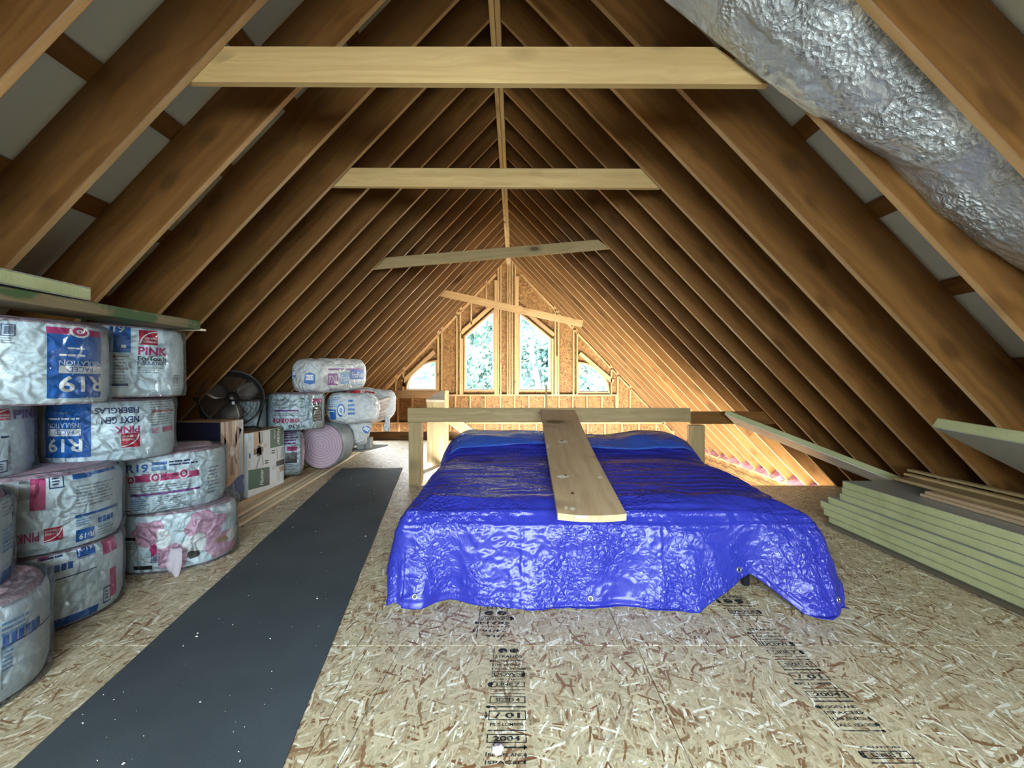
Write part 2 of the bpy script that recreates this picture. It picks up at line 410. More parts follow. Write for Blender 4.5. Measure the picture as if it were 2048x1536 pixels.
# raked plates under the rafters and raked headers above the windows
for sg in (-1, 1):
    a = (XR + sg * .30, D + .06, under(XR + sg * .30) + .02); b = (XR + sg * 3.9, D + .06, under(XR + sg * 3.9) + .02)
    board('raked_plate', a, b, .12, .038, M_stud, wfar, up=(sg * SA, 0, CA))
def raked(p, q, name='raked_header', off=.045, w=.09, dep=.12):
    (x0, z0), (x1, z1) = g5(*p), g5(*q)
    d = Vector((x1 - x0, 0, z1 - z0)).normalized(); up = Vector((-d.z, 0, d.x)); up = up if up.z > 0 else -up
    a = Vector((x0, D + dep / 2, z0)) + up * off; b = Vector((x1, D + dep / 2, z1)) + up * off
    board(name, a, b, dep, w, M_stud, wfar, up=up)
raked((600, 618), (846, 402)); raked((1006, 420), (1266, 632))
raked((180, 985), (416, 760), off=.085, w=.09); raked((1446, 775), (1690, 985), off=.085, w=.09)
# curb board at the end of the walkway
board('trim_curb', (-3.9, 9.03, .0), (-.9, 9.03, .0), .038, .17, M_raft, flo, anchor=(.5, 0))

# windows
M_glass = NT('window_glass')
g = M_glass; tr = g.add('ShaderNodeBsdfTransparent', {0: (.97, 1, .985, 1)}); gl = g.add('ShaderNodeBsdfGlossy', {'Roughness': .02})
fr = g.add('ShaderNodeFresnel', {0: 1.12}); mx = g.add('ShaderNodeMixShader', {0: fr.outputs[0], 1: tr.outputs[0], 2: gl.outputs[0]})
g.t.links.new(mx.outputs[0], g.out.inputs[0]); M_glass = g.m
M_trim = wood('window_jamb_wood', (.34, .19, .07, 1), (.48, .30, .13, 1), knots=.3)
def window(nm, poly, lowv=False):
    cx = sum(p[0] for p in poly) / len(poly); cz = sum(p[1] for p in poly) / len(poly)
    w = struct(nm, (cx, D + .1, cz)); n = len(poly)
    def inset(t):
        res = []
        for i in range(n):
            a, b, c = Vector(poly[i - 1]), Vector(poly[i]), Vector(poly[(i + 1) % n])
            e1, e2 = (b - a).normalized(), (c - b).normalized()
            n1, n2 = Vector((-e1.y, e1.x)), Vector((-e2.y, e2.x)); k = n1 + n2
            res.append(b + k * (t / max(.2, k.dot(n1))))
        return res
    area_ = sum(poly[i - 1][0] * poly[i][1] - poly[i][0] * poly[i - 1][1] for i in range(n))
    if area_ < 0: poly = poly[::-1]
    def ring(t0, t1, y0, y1, mat, name):
        o, i = inset(t0), inset(t1); vs = [(p.x, y, p.y) for y in (y0, y1) for p in o] + [(p.x, y, p.y) for y in (y0, y1) for p in i]
        fs = []
        for a in range(n):
            b = (a + 1) % n
            fs += [(a, b, 2 * n + b, 2 * n + a), (n + b, n + a, 3 * n + a, 3 * n + b), (2 * n + a, 2 * n + b, 3 * n + b, 3 * n + a), (b, a, n + a, n + b)]
        ob(name, vs, fs, mat, w, Matrix.Identity(4))
    ring(0, .03, D + .01, D + .145, M_trim, 'jamb'); ring(.03, .055, D + .10, D + .15, M_white, 'frame')
    p = inset(.05); vs = [(q.x, y, q.y) for y in (D + .12, D + .124) for q in p]
    fs = [tuple(range(n))[::-1], tuple(range(n, 2 * n))] + [(a, (a + 1) % n, (a + 1) % n + n, a + n) for a in range(n)]
    ob('pane', vs, fs, M_glass, w, Matrix.Identity(4))
window('window_1', A1 + [(c1, zb1)])
window('window_2', T1); window('window_3', T2)
window('window_4', A2 + [(c2, zb2)])
for k, (a, b, c, d) in enumerate(LOW): window('window_%d' % (6 + k), [(a, b), (c, b), (c, d), (a, d)])
# ------------------------------------------------------------------ collar ties
def tie(pl0, pl1, pr0, pr1, Y, label, thick=.038, mat=None):
    """pl0/pl1 top-left and bottom-left corners of the face in the photo, pr0/pr1 on the right"""
    q = [P(*pl1, Y), P(*pr1, Y), P(*pr0, Y), P(*pl0, Y)]
    c = (q[0] + q[1]) / 2; x = (q[1] - q[0]).normalized(); z = Vector((-x.z, 0, x.x)); y = z.cross(x)
    M = Matrix(((x.x, y.x, z.x, c.x), (x.y, y.y, z.y, c.y), (x.z, y.z, z.z, c.z), (0, 0, 0, 1))); Mi = M.inverted()
    vs = [Mi @ p for p in q] + [Mi @ (p + Vector((0, thick, 0))) for p in q]
    bm = bmesh.new(); vv = [bm.verts.new(v) for v in vs]
    for f in [(0, 1, 2, 3), (7, 6, 5, 4)] + [(a, a + 4, (a + 1) % 4 + 4, (a + 1) % 4) for a in range(4)]: bm.faces.new([vv[i] for i in f])
    bmesh.ops.recalc_face_normals(bm, faces=bm.faces[:])
    bmesh.ops.bevel(bm, geom=bm.edges[:], offset=.0025, segments=1, affect='EDGES', profile=.5); bm.verts.index_update()
    o = ob('collar_tie', [tuple(v.co) for v in bm.verts], [tuple(v.index for v in f.verts) for f in bm.faces], mat or M_tie, None, M); bm.free()
    return tag(o, label, 'beam', 'collar ties across the rafters')
tie((437, 92), (370, 163), (1432, 93), (1540, 168), 2.038, 'nearest and longest pale collar tie crossing the rafters at the top')
tie((688, 335), (648, 372), (1284, 337), (1322, 376), 3.375, 'level pale collar tie crossing the rafters, second from the camera')
tie((758, 516), (730, 540), (1196, 479), (1222, 497), 5.02, 'tilted collar tie rising to the right, third from the camera', mat=M_rail)
tie((891, 580), (880, 592), (1167, 641), (1164, 654), 7.82, 'farthest collar tie, slanting down to the right before the tall windows', mat=M_stud)

# ------------------------------------------------------------------ guard rails
YR = 5.03
def pb(name, x0, x1, y0, y1, Y, dep, mat, parent, z0=None):
    a, b = P(x0, y0, Y), P(x1, y1, Y)
    zz0 = b.z if z0 is None else z0
    M = Matrix.Translation((a.x, Y, zz0)); w, h = b.x - a.x, a.z - zz0
    if h > w:   # stand the grain up
        return board(name, (a.x + w / 2, Y + dep / 2, zz0), (a.x + w / 2, Y + dep / 2, a.z), w, dep, mat, parent, up=(0, 1, 0))
    return board(name, (a.x, Y + dep / 2, zz0 + h / 2), (b.x, Y + dep / 2, zz0 + h / 2), dep, h, mat, parent)
gr = thing('guard_rail', (.4, YR, 0), 'long weathered wooden guard rail on posts behind the tarp-covered bed', 'railing')
pb('top_rail', 815, 1381, 816, 844, YR, .04, M_rail, gr)
pb('top_rail', 1382.5, 1604, 823, 848, YR + .02, .04, M_raft, gr)
pb('post', 817, 842, 844.5, 970, YR, .13, M_rail, gr, z0=0)
pb('post', 1383, 1410, 851, 970, YR + .005, .13, M_rail, gr, z0=0)
pb('kicker', 1378, 1382, 851, 970, YR + .06, .04, M_tie, gr, z0=0)
sr = thing('stair_rail', (-1.05, 5.8, 0), 'stair guard post with slanted brace and rail left behind the bed', 'railing')
pb('post', 864.5, 888, 800, 940, 5.8, .15, M_rail, sr, z0=0)
pb('post_cleat', 854, 864, 800, 925, 5.79, .09, M_rail, sr, z0=.12)
a, b = P(862, 806, 5.97), P(992, 907, 5.97)
board('brace', a, b, .038, .15, M_rail, sr, up=(.6, 0, .8))
pb('far_rail', 768, 884, 781, 796, 7.3, .04, M_raft, sr)
pb('far_post', 889, 896, 781, 1010, 7.3, .09, M_stud, sr, z0=0 if False else -.02)
q = [P(852, 799, 5.78), P(889, 800, 5.78), P(890, 782.5, 7.28), P(880, 782.5, 7.28)]
vs = [v for v in q] + [v + Vector((0, 0, -.03)) for v in q]
ob('cap_board', vs, [(0, 1, 2, 3), (7, 6, 5, 4)] + [(a_ + 4, (a_ + 1) % 4 + 4, (a_ + 1) % 4, a_) for a_ in range(4)], M_strip, sr, Matrix.Identity(4))
o = board('floor_board', (-1.16, 5.17, .05), (-1.0, 5.77, .05), .10, .09, M_strip, None); tag(o, 'pale short board lying on the floor behind the front rail post', 'board')
o = board('thin_stake', P(1092.5, 830, 5.12), P(1092.5, 771, 5.12), .022, .03, M_tie, None, up=(0, 1, 0)); tag(o, 'thin upright wooden stake fixed behind the guard rail before the window', 'stake')

# ------------------------------------------------------------------ bed under the tarp
bed = thing('bed', (.53, 3.3, 0), 'bed on dark metal legs hidden under the blue tarp', 'bed')
BX0, BX1, BY0, BY1, BZ = -.58, 1.63, 2.46, 4.42, .50
M_metal = plain('dark_metal', (.02, .02, .03, 1), .4, .6)
M_matt = plain('mattress_ticking', (.6, .6, .58, 1), .8)
V, Fc = bevel_box(BX0 + .02, BX1 - .02, BY0 + .02, BY1, .27, BZ, .06); ob('mattress', V, Fc, M_matt, bed, Matrix.Identity(4))
for px_, hw in ((.0, .5), (1.05, .5)):
    V, Fc = bevel_box(px_ + .05 - hw + .03, px_ + .05 + hw - .05, 3.98, 4.36, BZ, BZ + .11, .05); ob('pillow', V, Fc, M_matt, bed, Matrix.Identity(4))
V, Fc = bevel_box(BX0 + .02, BX1 - .02, BY0 + .02, BY1, .20, .265, .004); ob('bed_frame', V, Fc, M_metal, bed, Matrix.Identity(4))
for x in (BX0 + .15, .5, 1.365):
    for y in (2.55, BY1 - .15):
        V, Fc = bevel_box(x - .018, x + .018, y - .018, y + .018, 0, .2, .003); ob('leg', V, Fc, M_metal, bed, Matrix.Identity(4))

# ---- the tarp: a sheet laid over the bed, its edges falling to the floor
T = NT('blue_tarp'); c = T.coord('Object')
w1 = T.add('ShaderNodeTexNoise', {'Vector': c, 'Scale': 5.0, 'Detail': 3}).outputs['Color']
cw = T.vm('ADD', c, T.vm('MULTIPLY', T.vm('SUBTRACT', w1, (.5, .5, .5)), (.13, .13, .13)))
cre = T.vor(cw, 24.0, 'DISTANCE_TO_EDGE').outputs['Distance']
cre2 = T.vor(cw, 34.0, 'DISTANCE_TO_EDGE').outputs['Distance']
f1 = T.vor(cw, 23.0).outputs['Distance']
n1 = T.noise(T.vm('MULTIPLY', cw, (1.4, 1, .8)), 27.0, 2.5, .55, 1.0)
patch = T.mapr(T.noise(c, 3.2, 3), .40, .62, .06, 1.1)
hh = T.math('ADD', T.math('MULTIPLY', T.mapr(cre, 0, .22, 0, 1), .45), T.math('ADD', T.math('MULTIPLY', n1, .75), T.math('MULTIPLY', T.mapr(cre2, 0, .3), .22)))
hh = T.math('MULTIPLY', T.math('ADD', T.math('MULTIPLY', T.mapr(cre2, 0, .28), .6), n1), patch)
weave = T.math('MULTIPLY', T.math('SINE', T.math('MULTIPLY', T.add('ShaderNodeSeparateXYZ', {0: c}).outputs[0], 1600.0)), .02)
nb = T.bump(T.math('ADD', hh, weave), 1.0, .0062)
colr = T.mix(T.mapr(T.noise(c, 1.4, 2), .3, .7, 0, .35), (.025, .028, .29, 1), (.016, .036, .29, 1))
M_tarp = T.fin(colr, .24, nb, .38)
def ss(a, b, x):
    t = max(0, min(1, (x - a) / (b - a))); return t * t * (3 - 2 * t)
def bumpf(x, c, w): return math.exp(-((x - c) / w) ** 2)
X0, X1, Y0, Y1 = -.60, 1.64, 2.42, 4.46
EXL, EXR, EXF, EXB = .35, .33, .478, .35
def top_z(x, y):
    z = .525 + .03 * ss(2.5, 3.4, y) + .125 * ss(3.70, 4.12, y) * (1 - .25 * ss(.3, .75, x) * (1 - ss(.85, 1.3, x))) - .02 * ss(1.2, 1.6, x)
    z += .012 * math.sin(3.1 * x + 1.3 * y) * math.sin(2.2 * y + .7)
    z -= .016 * bumpf(y, 3.62 + .05 * math.sin(2.3 * x), .06)
    return z
def front_ext(x):
    e = EXF + .03 * math.sin(2.2 * x + .5)
    dip = min(max((x - .94) / .36, 0), 1) if x < 1.30 else max(1 - (x - 1.30) / .20, 0)
    e += -.135 * dip + .02 * bumpf(x, -.6, .2) + .03 * bumpf(x, 1.58, .10)
    return e
def tarp_pt(u, v):
    x = X0 - EXL + u * (X1 - X0 + EXL + EXR)
    xt = min(max(x, X0), X1)
    fe = front_ext(x)
    yl = Y0 - fe + v * (Y1 - Y0 + fe + EXB)
    yt = min(max(yl, Y0), Y1)
    dx = x - xt; dy = yl - yt
    rr = math.hypot(dx, dy); zt = top_z(xt, yt)
    # soften the rim of the bed
    rim = min(xt - X0, X1 - xt, yt - Y0)
    zt -= .05 * (1 - ss(0, .16, rim)) ** 2
    if rr < 1e-6: return Vector((xt, yt, zt))
    ax, ay = dx / rr, dy / rr
    corner = abs(ax * ay) * 2
    drop = (abs(dx) ** 3.2 + abs(dy) ** 3.2) ** (1 / 3.2) * .965
    lim = zt - .006
    flare = .05 * math.sin(min(1, drop / .12) * math.pi / 2) + .11 * (drop / .55) ** 1.5 + .03 * corner * drop
    t = min(1, drop / .5)
    if dy < 0:                          # folds in the front fall
        ff = .045 * bumpf(x, -.50, .07) - .05 * bumpf(x, -.33, .10) + .02 * math.sin(7.5 * x + 1) + .012 * math.sin(19 * x)
        ff += .05 * bumpf(x, .94, .07) - .08 * bumpf(x, 1.30, .11) + .13 * bumpf(x, 1.56, .15)
        ff += .03 * bumpf(x, .22, .04) * (1 - t)
        flare += ff * t ** 1.2 * abs(ay)
    if dx > 0: flare += (.03 * math.sin(yl * 6) + .02) * t
    if dx < 0: flare += (.04 * bumpf(yl, 2.75, .3) + .025 * math.sin(yl * 5 + 1)) * t
    if dx > 0 and dy < 0: flare += .03 * corner * t
    extra = 0
    if drop > lim: extra = drop - lim; drop = lim
    flare += extra * .8
    return Vector((xt + ax * flare, yt + ay * flare, zt - drop))
NU, NV = 380, 380
G0 = [[tarp_pt(i / NU, j / NV) for i in range(NU + 1)] for j in range(NV + 1)]
vs = []
for j in range(NV + 1):
    for i in range(NU + 1):
        p = G0[j][i]
        a = G0[j][min(i + 1, NU)] - G0[j][max(i - 1, 0)]; b = G0[min(j + 1, NV)][i] - G0[max(j - 1, 0)][i]
        nrm = a.cross(b); nrm = nrm.normalized() if nrm.length > 1e-12 else Vector((0, 0, 1))
        if nrm.dot(Vector((p.x - .5, p.y - 3.4, .3))) < 0: nrm = -nrm
        q = p * 1.0
        k = .5 + .5 * noise.noise(q * 1.7 + Vector((3, 1, 7)))
        w = noise.noise(q * 4.1) * .009
        top = 1 if p.z > .46 else 0
        wq = q + Vector((noise.noise(q * 3.3), noise.noise(q * 3.3 + Vector((9, 0, 0))), noise.noise(q * 3.3 + Vector((0, 9, 0))))) * .10
        r1 = 1 - abs(noise.noise(wq * 10)); r2 = 1 - abs(noise.noise(wq * 25 + Vector((1, 2, 3)))); r3 = 1 - abs(noise.noise(wq * 41))
        k = ss(.38, .60, .5 + .5 * noise.noise(q * 2.1 + Vector((3, 1, 7))))
        w += (r1 ** 3 * .007 + (r2 ** 2) * .0042 * (.25 + k) + (r3 ** 2) * .0022 * k) * (1 - .45 * top)
        if top: w += .010 * (1 - abs(noise.noise(Vector((q.x * 1.6, q.y * 11, 0))))) ** 5
        # the flat fold lines of a sheet that came folded
        for fx in (.15, .95): w += .004 * bumpf(i / NU * 3.1 - .9, fx, .008)
        w += .006 * bumpf(p.z, .41, .006) if not top else 0
        if j < 9: w += .004 * bumpf(j, 6, 1.0)
        e = p + nrm * (w - .004)
        if e.z < .004: e.z = .004
        vs.append(e)
fs = [(j * (NU + 1) + i, j * (NU + 1) + i + 1, (j + 1) * (NU + 1) + i + 1, (j + 1) * (NU + 1) + i) for j in range(NV) for i in range(NU)]
tarp = thing('tarp', (.5, 3.3, 0), 'shiny blue plastic tarp draped over the bed', 'tarp')
ts = ob('sheet', vs, fs, M_tarp, tarp, Matrix.Identity(4), smooth=True)
md = ts.modifiers.new('thick', 'SOLIDIFY'); md.thickness = .0015; md.offset = 1
def tarp_v(i, j): return vs[j * (NU + 1) + i]
# the doubled flap of tarp folded over the pillows
fl = []
NF, NG = 90, 16
for j in range(NG + 1):
    for i in range(NF + 1):
        x = X0 + .02 + (X1 - X0 - .03) * i / NF
        ye = 3.86 + .05 * math.sin(x * 3.1 + 1.0) + .05 * ss(.9, 1.6, x)
        y = ye + (4.40 - ye) * j / NG
        z = top_z(x, y) + .020 + .012 * math.sin(j / NG * math.pi) * noise.noise(Vector((x * 5, y * 5, 1))) - (.05 * (1 - ss(0, .16, min(x - X0, X1 - x))) ** 2)
        z += .012 * (1 - abs(noise.noise(Vector((x * 2.2, y * 12, 4))))) ** 4
        fl.append((x, y, z))
ff_ = [(j * (NF + 1) + i, j * (NF + 1) + i + 1, (j + 1) * (NF + 1) + i + 1, (j + 1) * (NF + 1) + i) for j in range(NG) for i in range(NF)]
T2_ = M_tarp.copy(); T2_.name = 'tarp_flap'; bs_ = T2_.node_tree.nodes['Principled BSDF']; [T2_.node_tree.links.remove(l_) for l_ in list(bs_.inputs['Base Color'].links)]; bs_.inputs['Base Color'].default_value = (.030, .085, .40, 1); bs_.inputs['Roughness'].default_value = .2  # flap is a lighter, glossier blue than the main sheet
fo = ob('folded_flap', fl, ff_, T2_, tarp, Matrix.Identity(4), smooth=True); md = fo.modifiers.new('thick', 'SOLIDIFY'); md.thickness = .003; md.offset = 1
M_grom = plain('grommet', (.45, .47, .5, 1), .3, .9)
def grommet(i, j):
    p = tarp_v(i, j); a = (tarp_v(i + 2, j) - tarp_v(i - 2, j)).normalized(); b = (tarp_v(i, j + 2) - tarp_v(i, j - 2)); n_ = a.cross(b).normalized(); b = n_.cross(a)
    if n_.y > 0: n_ = -n_
    p = p + n_ * .004; m = MB()
    m.tube([p + (a * math.cos(t) + b * math.sin(t)) * .012 for t in [2 * math.pi * k / 14 for k in range(14)]], .0045, 6, 0, True)
    m.add([p + (a * math.cos(t) + b * math.sin(t)) * .010 + n_ * .001 for t in [2 * math.pi * k / 10 for k in range(10)]], [tuple(range(10))], 1)
    m.build('grommet', [M_grom, M_black], tarp, Matrix.Identity(4), True)
for i in (55, 176, 283, 347): grommet(i, 8)

# the plank lying from the bed up on to the rail
M_tagw = plain('paper_tag', (.62, .70, .80, 1), .5)
pk = thing('plank', (.2, 3.4, .6), 'wide knotty plank lying on the blue tarp with one end on the rail', 'plank')
a = P(1184, 1029, 2.2) ; b = P(1115.5, 819.5, 4.98)
wv = [P(1115, 1029, 2.2), P(1252, 1028, 2.2)]; wf_ = [P(1081, 819.5, 4.98), P(1149, 819.5, 4.98)]
L = (b - a).length; Mx = frame(a, b, (0, 0, 1)); V = []; NXX, NYY = 26, 8
w0 = (wv[1] - wv[0]).length / 2; w1_ = (wf_[1] - wf_[0]).length / 2
for s in (1, 0):
    for i in range(NXX + 1):
        for j in range(NYY + 1):
            t = i / NXX; yy = (j / NYY * 2 - 1); hw = w0 + (w1_ - w0) * t
            V.append((t * L, yy * hw, (0 if s else -.036) + .012 * (yy * yy - .5) * (1 - t) - .030 * math.sin(math.pi * t) + .004 * yy * t))
n1_ = (NXX + 1) * (NYY + 1); Fc = []
for i in range(NXX):
    for j in range(NYY):
        q = [i * (NYY + 1) + j, (i + 1) * (NYY + 1) + j, (i + 1) * (NYY + 1) + j + 1, i * (NYY + 1) + j + 1]
        Fc += [tuple(q), tuple(k + n1_ for k in q[::-1])]
for i in range(NXX):
    for j in (0, NYY):
        q = [i * (NYY + 1) + j, (i + 1) * (NYY + 1) + j]; q = q if j else q[::-1]
        Fc.append((q[0], q[1], q[1] + n1_, q[0] + n1_))
for j in range(NYY):
    for i in (0, NXX):
        q = [i * (NYY + 1) + j, i * (NYY + 1) + j + 1]; q = q if i == 0 else q[::-1]
        Fc.append((q[0], q[1], q[1] + n1_, q[0] + n1_))
ob('plank_board', V, Fc, M_plank, pk, Mx)
def on_plank(px, py):
    o_ = Mx.inverted() @ Vector((0, 0, H)); d_ = Mx.inverted().to_3x3() @ (P(px, py, 1.0) - Vector((0, 0, H)))
    zz_ = 0.0
    for _ in range(4):
        k_ = (zz_ - o_.z) / d_.z; q_ = o_ + d_ * k_; t_ = q_.x / L; yy_ = q_.y / (w0 + (w1_ - w0) * t_)
        zz_ = .012 * (yy_ * yy_ - .5) * (1 - t_) - .030 * math.sin(math.pi * t_) + .004 * yy_ * t_
    return Vector((q_.x, q_.y, zz_ + .0012))
M_knot = plain('knot_heart', (.10, .045, .025, 1), .6); M_scuff = plain('pale_scuff', (.62, .56, .47, 1), .8)
for px_, py_, rx_, ry_, mt_ in ((1145, 987, 4.5, 2.6, M_knot), (1131, 951, 4, 1.8, M_knot), (1123, 882, 3.5, 1.2, M_knot), (1126, 953, 14, 4, M_scuff), (1127, 883, 14, 3, M_scuff), (1145, 1018, 7, 4, M_scuff), (1132, 1016, 4, 5, M_scuff), (1200, 955, 6, 3, M_scuff), (1096, 893, 3, 5, M_scuff)):
    c_ = on_plank(px_, py_); n_ = 12; pts_ = [on_plank(px_ + rx_ * math.cos(6.2832 * k / n_) * R.uniform(.6, 1), py_ + ry_ * math.sin(6.2832 * k / n_) * R.uniform(.6, 1)) for k in range(n_)]
    if mt_ is M_knot: pts_ = [p_ + Vector((0, 0, .0012)) for p_ in pts_]
    ob('knot' if mt_ is M_knot else 'scuff', pts_, [tuple(range(n_))], mt_, pk, Mx)
c0 = P(1160, 1033.5, 2.197); m = MB(); tg = [P(1149, 1031, 2.196), P(1175, 1031, 2.196), P(1175, 1037, 2.196), P(1149, 1037, 2.196)]
m.add([v + Vector((0, -.0015, 0)) for v in tg] + [v + Vector((0, .003, 0)) for v in tg], [(0, 3, 2, 1), (4, 5, 6, 7), (0, 1, 5, 4), (1, 2, 6, 5), (2, 3, 7, 6), (3, 0, 4, 7)])
m.build('paper_tag', M_tagw, pk, Matrix.Identity(4))

# ------------------------------------------------------------------ the runner mat
MT = NT('grey_runner'); c = MT.coord('Object')
sp = MT.noise(c, 420.0, 2); bl = MT.noise(c, 2.2, 3)
col = MT.mix(MT.mapr(bl, .3, .7), (.042, .054, .066, 1), (.060, .075, .088, 1))
col = MT.mix(MT.mapr(sp, .62, .78, 0, .5), col, (.16, .17, .18, 1))
M_mat = MT.fin(col, .72, MT.bump(sp, .5, .002), .3)
e = [Vector((-1.475, .9, 0)), Vector((-.645, .9, 0)), Vector((-1.565, 5.985, 0)), Vector((-2.41, 5.985, 0))]
V = []; NXX, NYY = 14, 90
for s in (0, 1):
    for j in range(NYY + 1):
        for i in range(NXX + 1):
            u, v = i / NXX, j / NYY
            p = (e[0] * (1 - u) + e[1] * u) * (1 - v) + (e[3] * (1 - u) + e[2] * u) * v
            z = .0005 if s == 0 else .006
            if s: z += .005 * ss(.8, 1, v) * (1 + math.sin(u * 9 + v * 30)) + .002 * noise.noise(Vector((p.x * 3, p.y * 3, 0)))
            V.append((p.x + .004 * noise.noise(Vector((0, p.y * 2, u))), p.y, z))
n1_ = (NXX + 1) * (NYY + 1); Fc = []
idx = lambda i, j, s: s * n1_ + j * (NXX + 1) + i
for j in range(NYY):
    for i in range(NXX): Fc += [(idx(i, j, 1), idx(i + 1, j, 1), idx(i + 1, j + 1, 1), idx(i, j + 1, 1))]
    Fc += [(idx(0, j, 0), idx(0, j, 1), idx(0, j + 1, 1), idx(0, j + 1, 0)), (idx(NXX, j, 1), idx(NXX, j, 0), idx(NXX, j + 1, 0), idx(NXX, j + 1, 1))]
for i in range(NXX):
    Fc += [(idx(i, 0, 0), idx(i + 1, 0, 0), idx(i + 1, 0, 1), idx(i, 0, 1)), (idx(i, NYY, 1), idx(i + 1, NYY, 1), idx(i + 1, NYY, 0), idx(i, NYY, 0))]
o = ob('runner_mat', V, Fc, M_mat); tag(o, 'long dark grey runner mat laid along the strand board floor', 'mat')
m = MB()
for k in range(150):
    v = R.random() ** 1.6; u = R.random(); p = (e[0] * (1 - u) + e[1] * u) * (1 - v) + (e[3] * (1 - u) + e[2] * u) * v
    s = R.choice((.0015, .002, .002, .003, .005)); a = R.random() * 6.3
    dx, dy = math.cos(a) * s * R.uniform(.8, 2), math.sin(a) * s
    z = .0075
    m.add([(p.x - dx, p.y - dy, z), (p.x + dy * .5, p.y - dx * .5, z), (p.x + dx, p.y + dy, z), (p.x - dy * .5, p.y + dx * .5, z), (p.x, p.y, z + s)],
          [(0, 1, 4), (1, 2, 4), (2, 3, 4), (3, 0, 4)])
o = m.build('wood_crumbs', plain('wood_crumb', (.7, .68, .6, 1), .8)); tag(o, 'pale specks of sawdust scattered on the dark mat', 'debris', kind='stuff')

# ------------------------------------------------------------------ foil sheet hanging between two rafters
FO = NT('crumpled_foil'); c = FO.coord('Object')
hn = FO.noise(c, 26.0, 5, .65, .8); hv = FO.vor(FO.vm('ADD', c, FO.vm('MULTIPLY', FO.add('ShaderNodeTexNoise', {'Vector': c, 'Scale': 9.0}).outputs['Color'], (.08, .08, .08))), 44.0).outputs['Distance']
msk = FO.mapr(FO.noise(c, 3.0, 2), .40, .6, .12, 1)
M_foil = FO.fin((.50, .54, .56, 1), .36, FO.bump(FO.math('MULTIPLY', FO.math('ADD', hn, FO.math('MULTIPLY', hv, .6)), msk), 1.0, .03), .5, .6)
far_px = [(1240, -75), (1330, 0), (1400, 56), (1470, 112), (1530, 158), (1600, 212), (1690, 268), (1760, 312), (1860, 412), (1950, 485), (2060, 545), (2200, 650)]
NI, NJ = 150, 44; V = []
rowY = [2.0, 2.0, 2.0, 2.0, 2.0, 2.005, 2.01, 2.01, 2.01, 2.01, 2.01, 2.01]
fp = [P(px, py, Y) for (px, py), Y in zip(far_px, rowY)]
def poly_at(pts, t):
    f = t * (len(pts) - 1); k = min(int(f), len(pts) - 2); f -= k; return pts[k] * (1 - f) + pts[k + 1] * f
ny = 1.60
npx = [(1600, -90), (1690, 0), (1750, 63), (1810, 126), (1870, 190), (1930, 252), (1990, 316), (2050, 380), (2110, 443), (2170, 506), (2230, 570), (2330, 676)]
nq = [P(px + 34, py - 4, ny) for px, py in npx]
for i in range(NI + 1):
    t = i / NI; a, b = poly_at(fp, t), poly_at(nq, t)
    for j in range(NJ + 1):
        s = j / NJ; p = a * (1 - s) + b * s
        sag = math.sin(math.pi * s) * .03
        rough_ = .25 if (t < .30 and s < .45) else 1
        d = (noise.noise(p * 6) * .016 + (1 - abs(noise.noise(p * 17))) ** 3 * .012 + noise.noise(p * 36) * .006) * rough_ * math.sin(math.pi * min(1, s * 1.2 + .12))
        V.append(p + Vector((-.55, 0, -.75)) * (sag + d))
Fc = [(i * (NJ + 1) + j, i * (NJ + 1) + j + 1, (i + 1) * (NJ + 1) + j + 1, (i + 1) * (NJ + 1) + j) for i in range(NI) for j in range(NJ)]
o = ob('foil_sheet', V, Fc, M_foil, smooth=True); md = o.modifiers.new('thick', 'SOLIDIFY'); md.thickness = .004
tag(o, 'crumpled silver foil insulation sheet sagging between two rafters at top right', 'insulation')

# ------------------------------------------------------------------ rigid foam boards
FM = NT('foam_edge'); c = FM.coord('Object'); h = FM.noise(c, 90.0, 4, .6); h2 = FM.noise(FM.vm('MULTIPLY', c, (2, 8, 8)), 1.0, 3)
M_foam = FM.fin(FM.mix(FM.mapr(h2, .3, .7), (.36, .385, .20, 1), (.44, .465, .26, 1)), .8, FM.bump(h, .5, .004), .15)
M_face = plain('foam_facer', (.36, .38, .37, 1), .35, .35)
FG = NT('worn_foil_facer'); c = FG.coord('Object'); h = FG.noise(FG.vm('MULTIPLY', c, (3, 30, 10)), 1.0, 4)
M_face2 = FG.fin(FG.ramp(h, [(.35, (.75, .78, .82, 1)), (.55, (.95, .96, .97, 1)), (.68, (.42, .40, .36, 1))]), .3, FG.bump(h, .6, .006), .5, .3)
def foam(label, M, lx, ly, lz, face=None, notch=None, group=None, name='foam_board'):
    t = thing(name, (0, 0, 0), label, 'foam board', group, M=M)
    V, Fc = bevel_box(0, lx, 0, ly, .0012, lz - .0012, .003)
    V = [(x + .003 * noise.noise(Vector((y * 4, z * 9, lx))) * (1 if x < lx / 2 else 0), y, z) for x, y, z in V]
    ob('foam_core', V, Fc, M_foam, t)
    for nm, z0, z1 in (('facer', lz - .0012, lz), ('facer', 0, .0012)): ob(nm, boxv(.001, lx - .001, .001, ly - .001, z0, z1), BOXF, face or M_face, t)
    return t
ORD = ['lowest', 'second from the bottom', 'third from the bottom', 'fourth from the bottom', 'third from the top', 'second from the top', 'topmost']
for k in range(7):
    yl = (3.62, 3.66, 3.70, 3.62, 3.52, 3.50, 3.48)[k]; xo = (2.64, 2.63, 2.63, 2.64, 2.66, 2.655, 2.65)[k]
    t_ = .0535
    M = Matrix.Translation((xo, yl - 2.44, .024 + k * (t_ + .001))) @ Matrix.Rotation(R.uniform(-.003, .003), 4, 'Z')
    foam('yellow-green rigid foam board, ' + ORD[k] + ' of the stack on the right floor', M, .60, 2.44, t_, group='stack of foam boards at right')
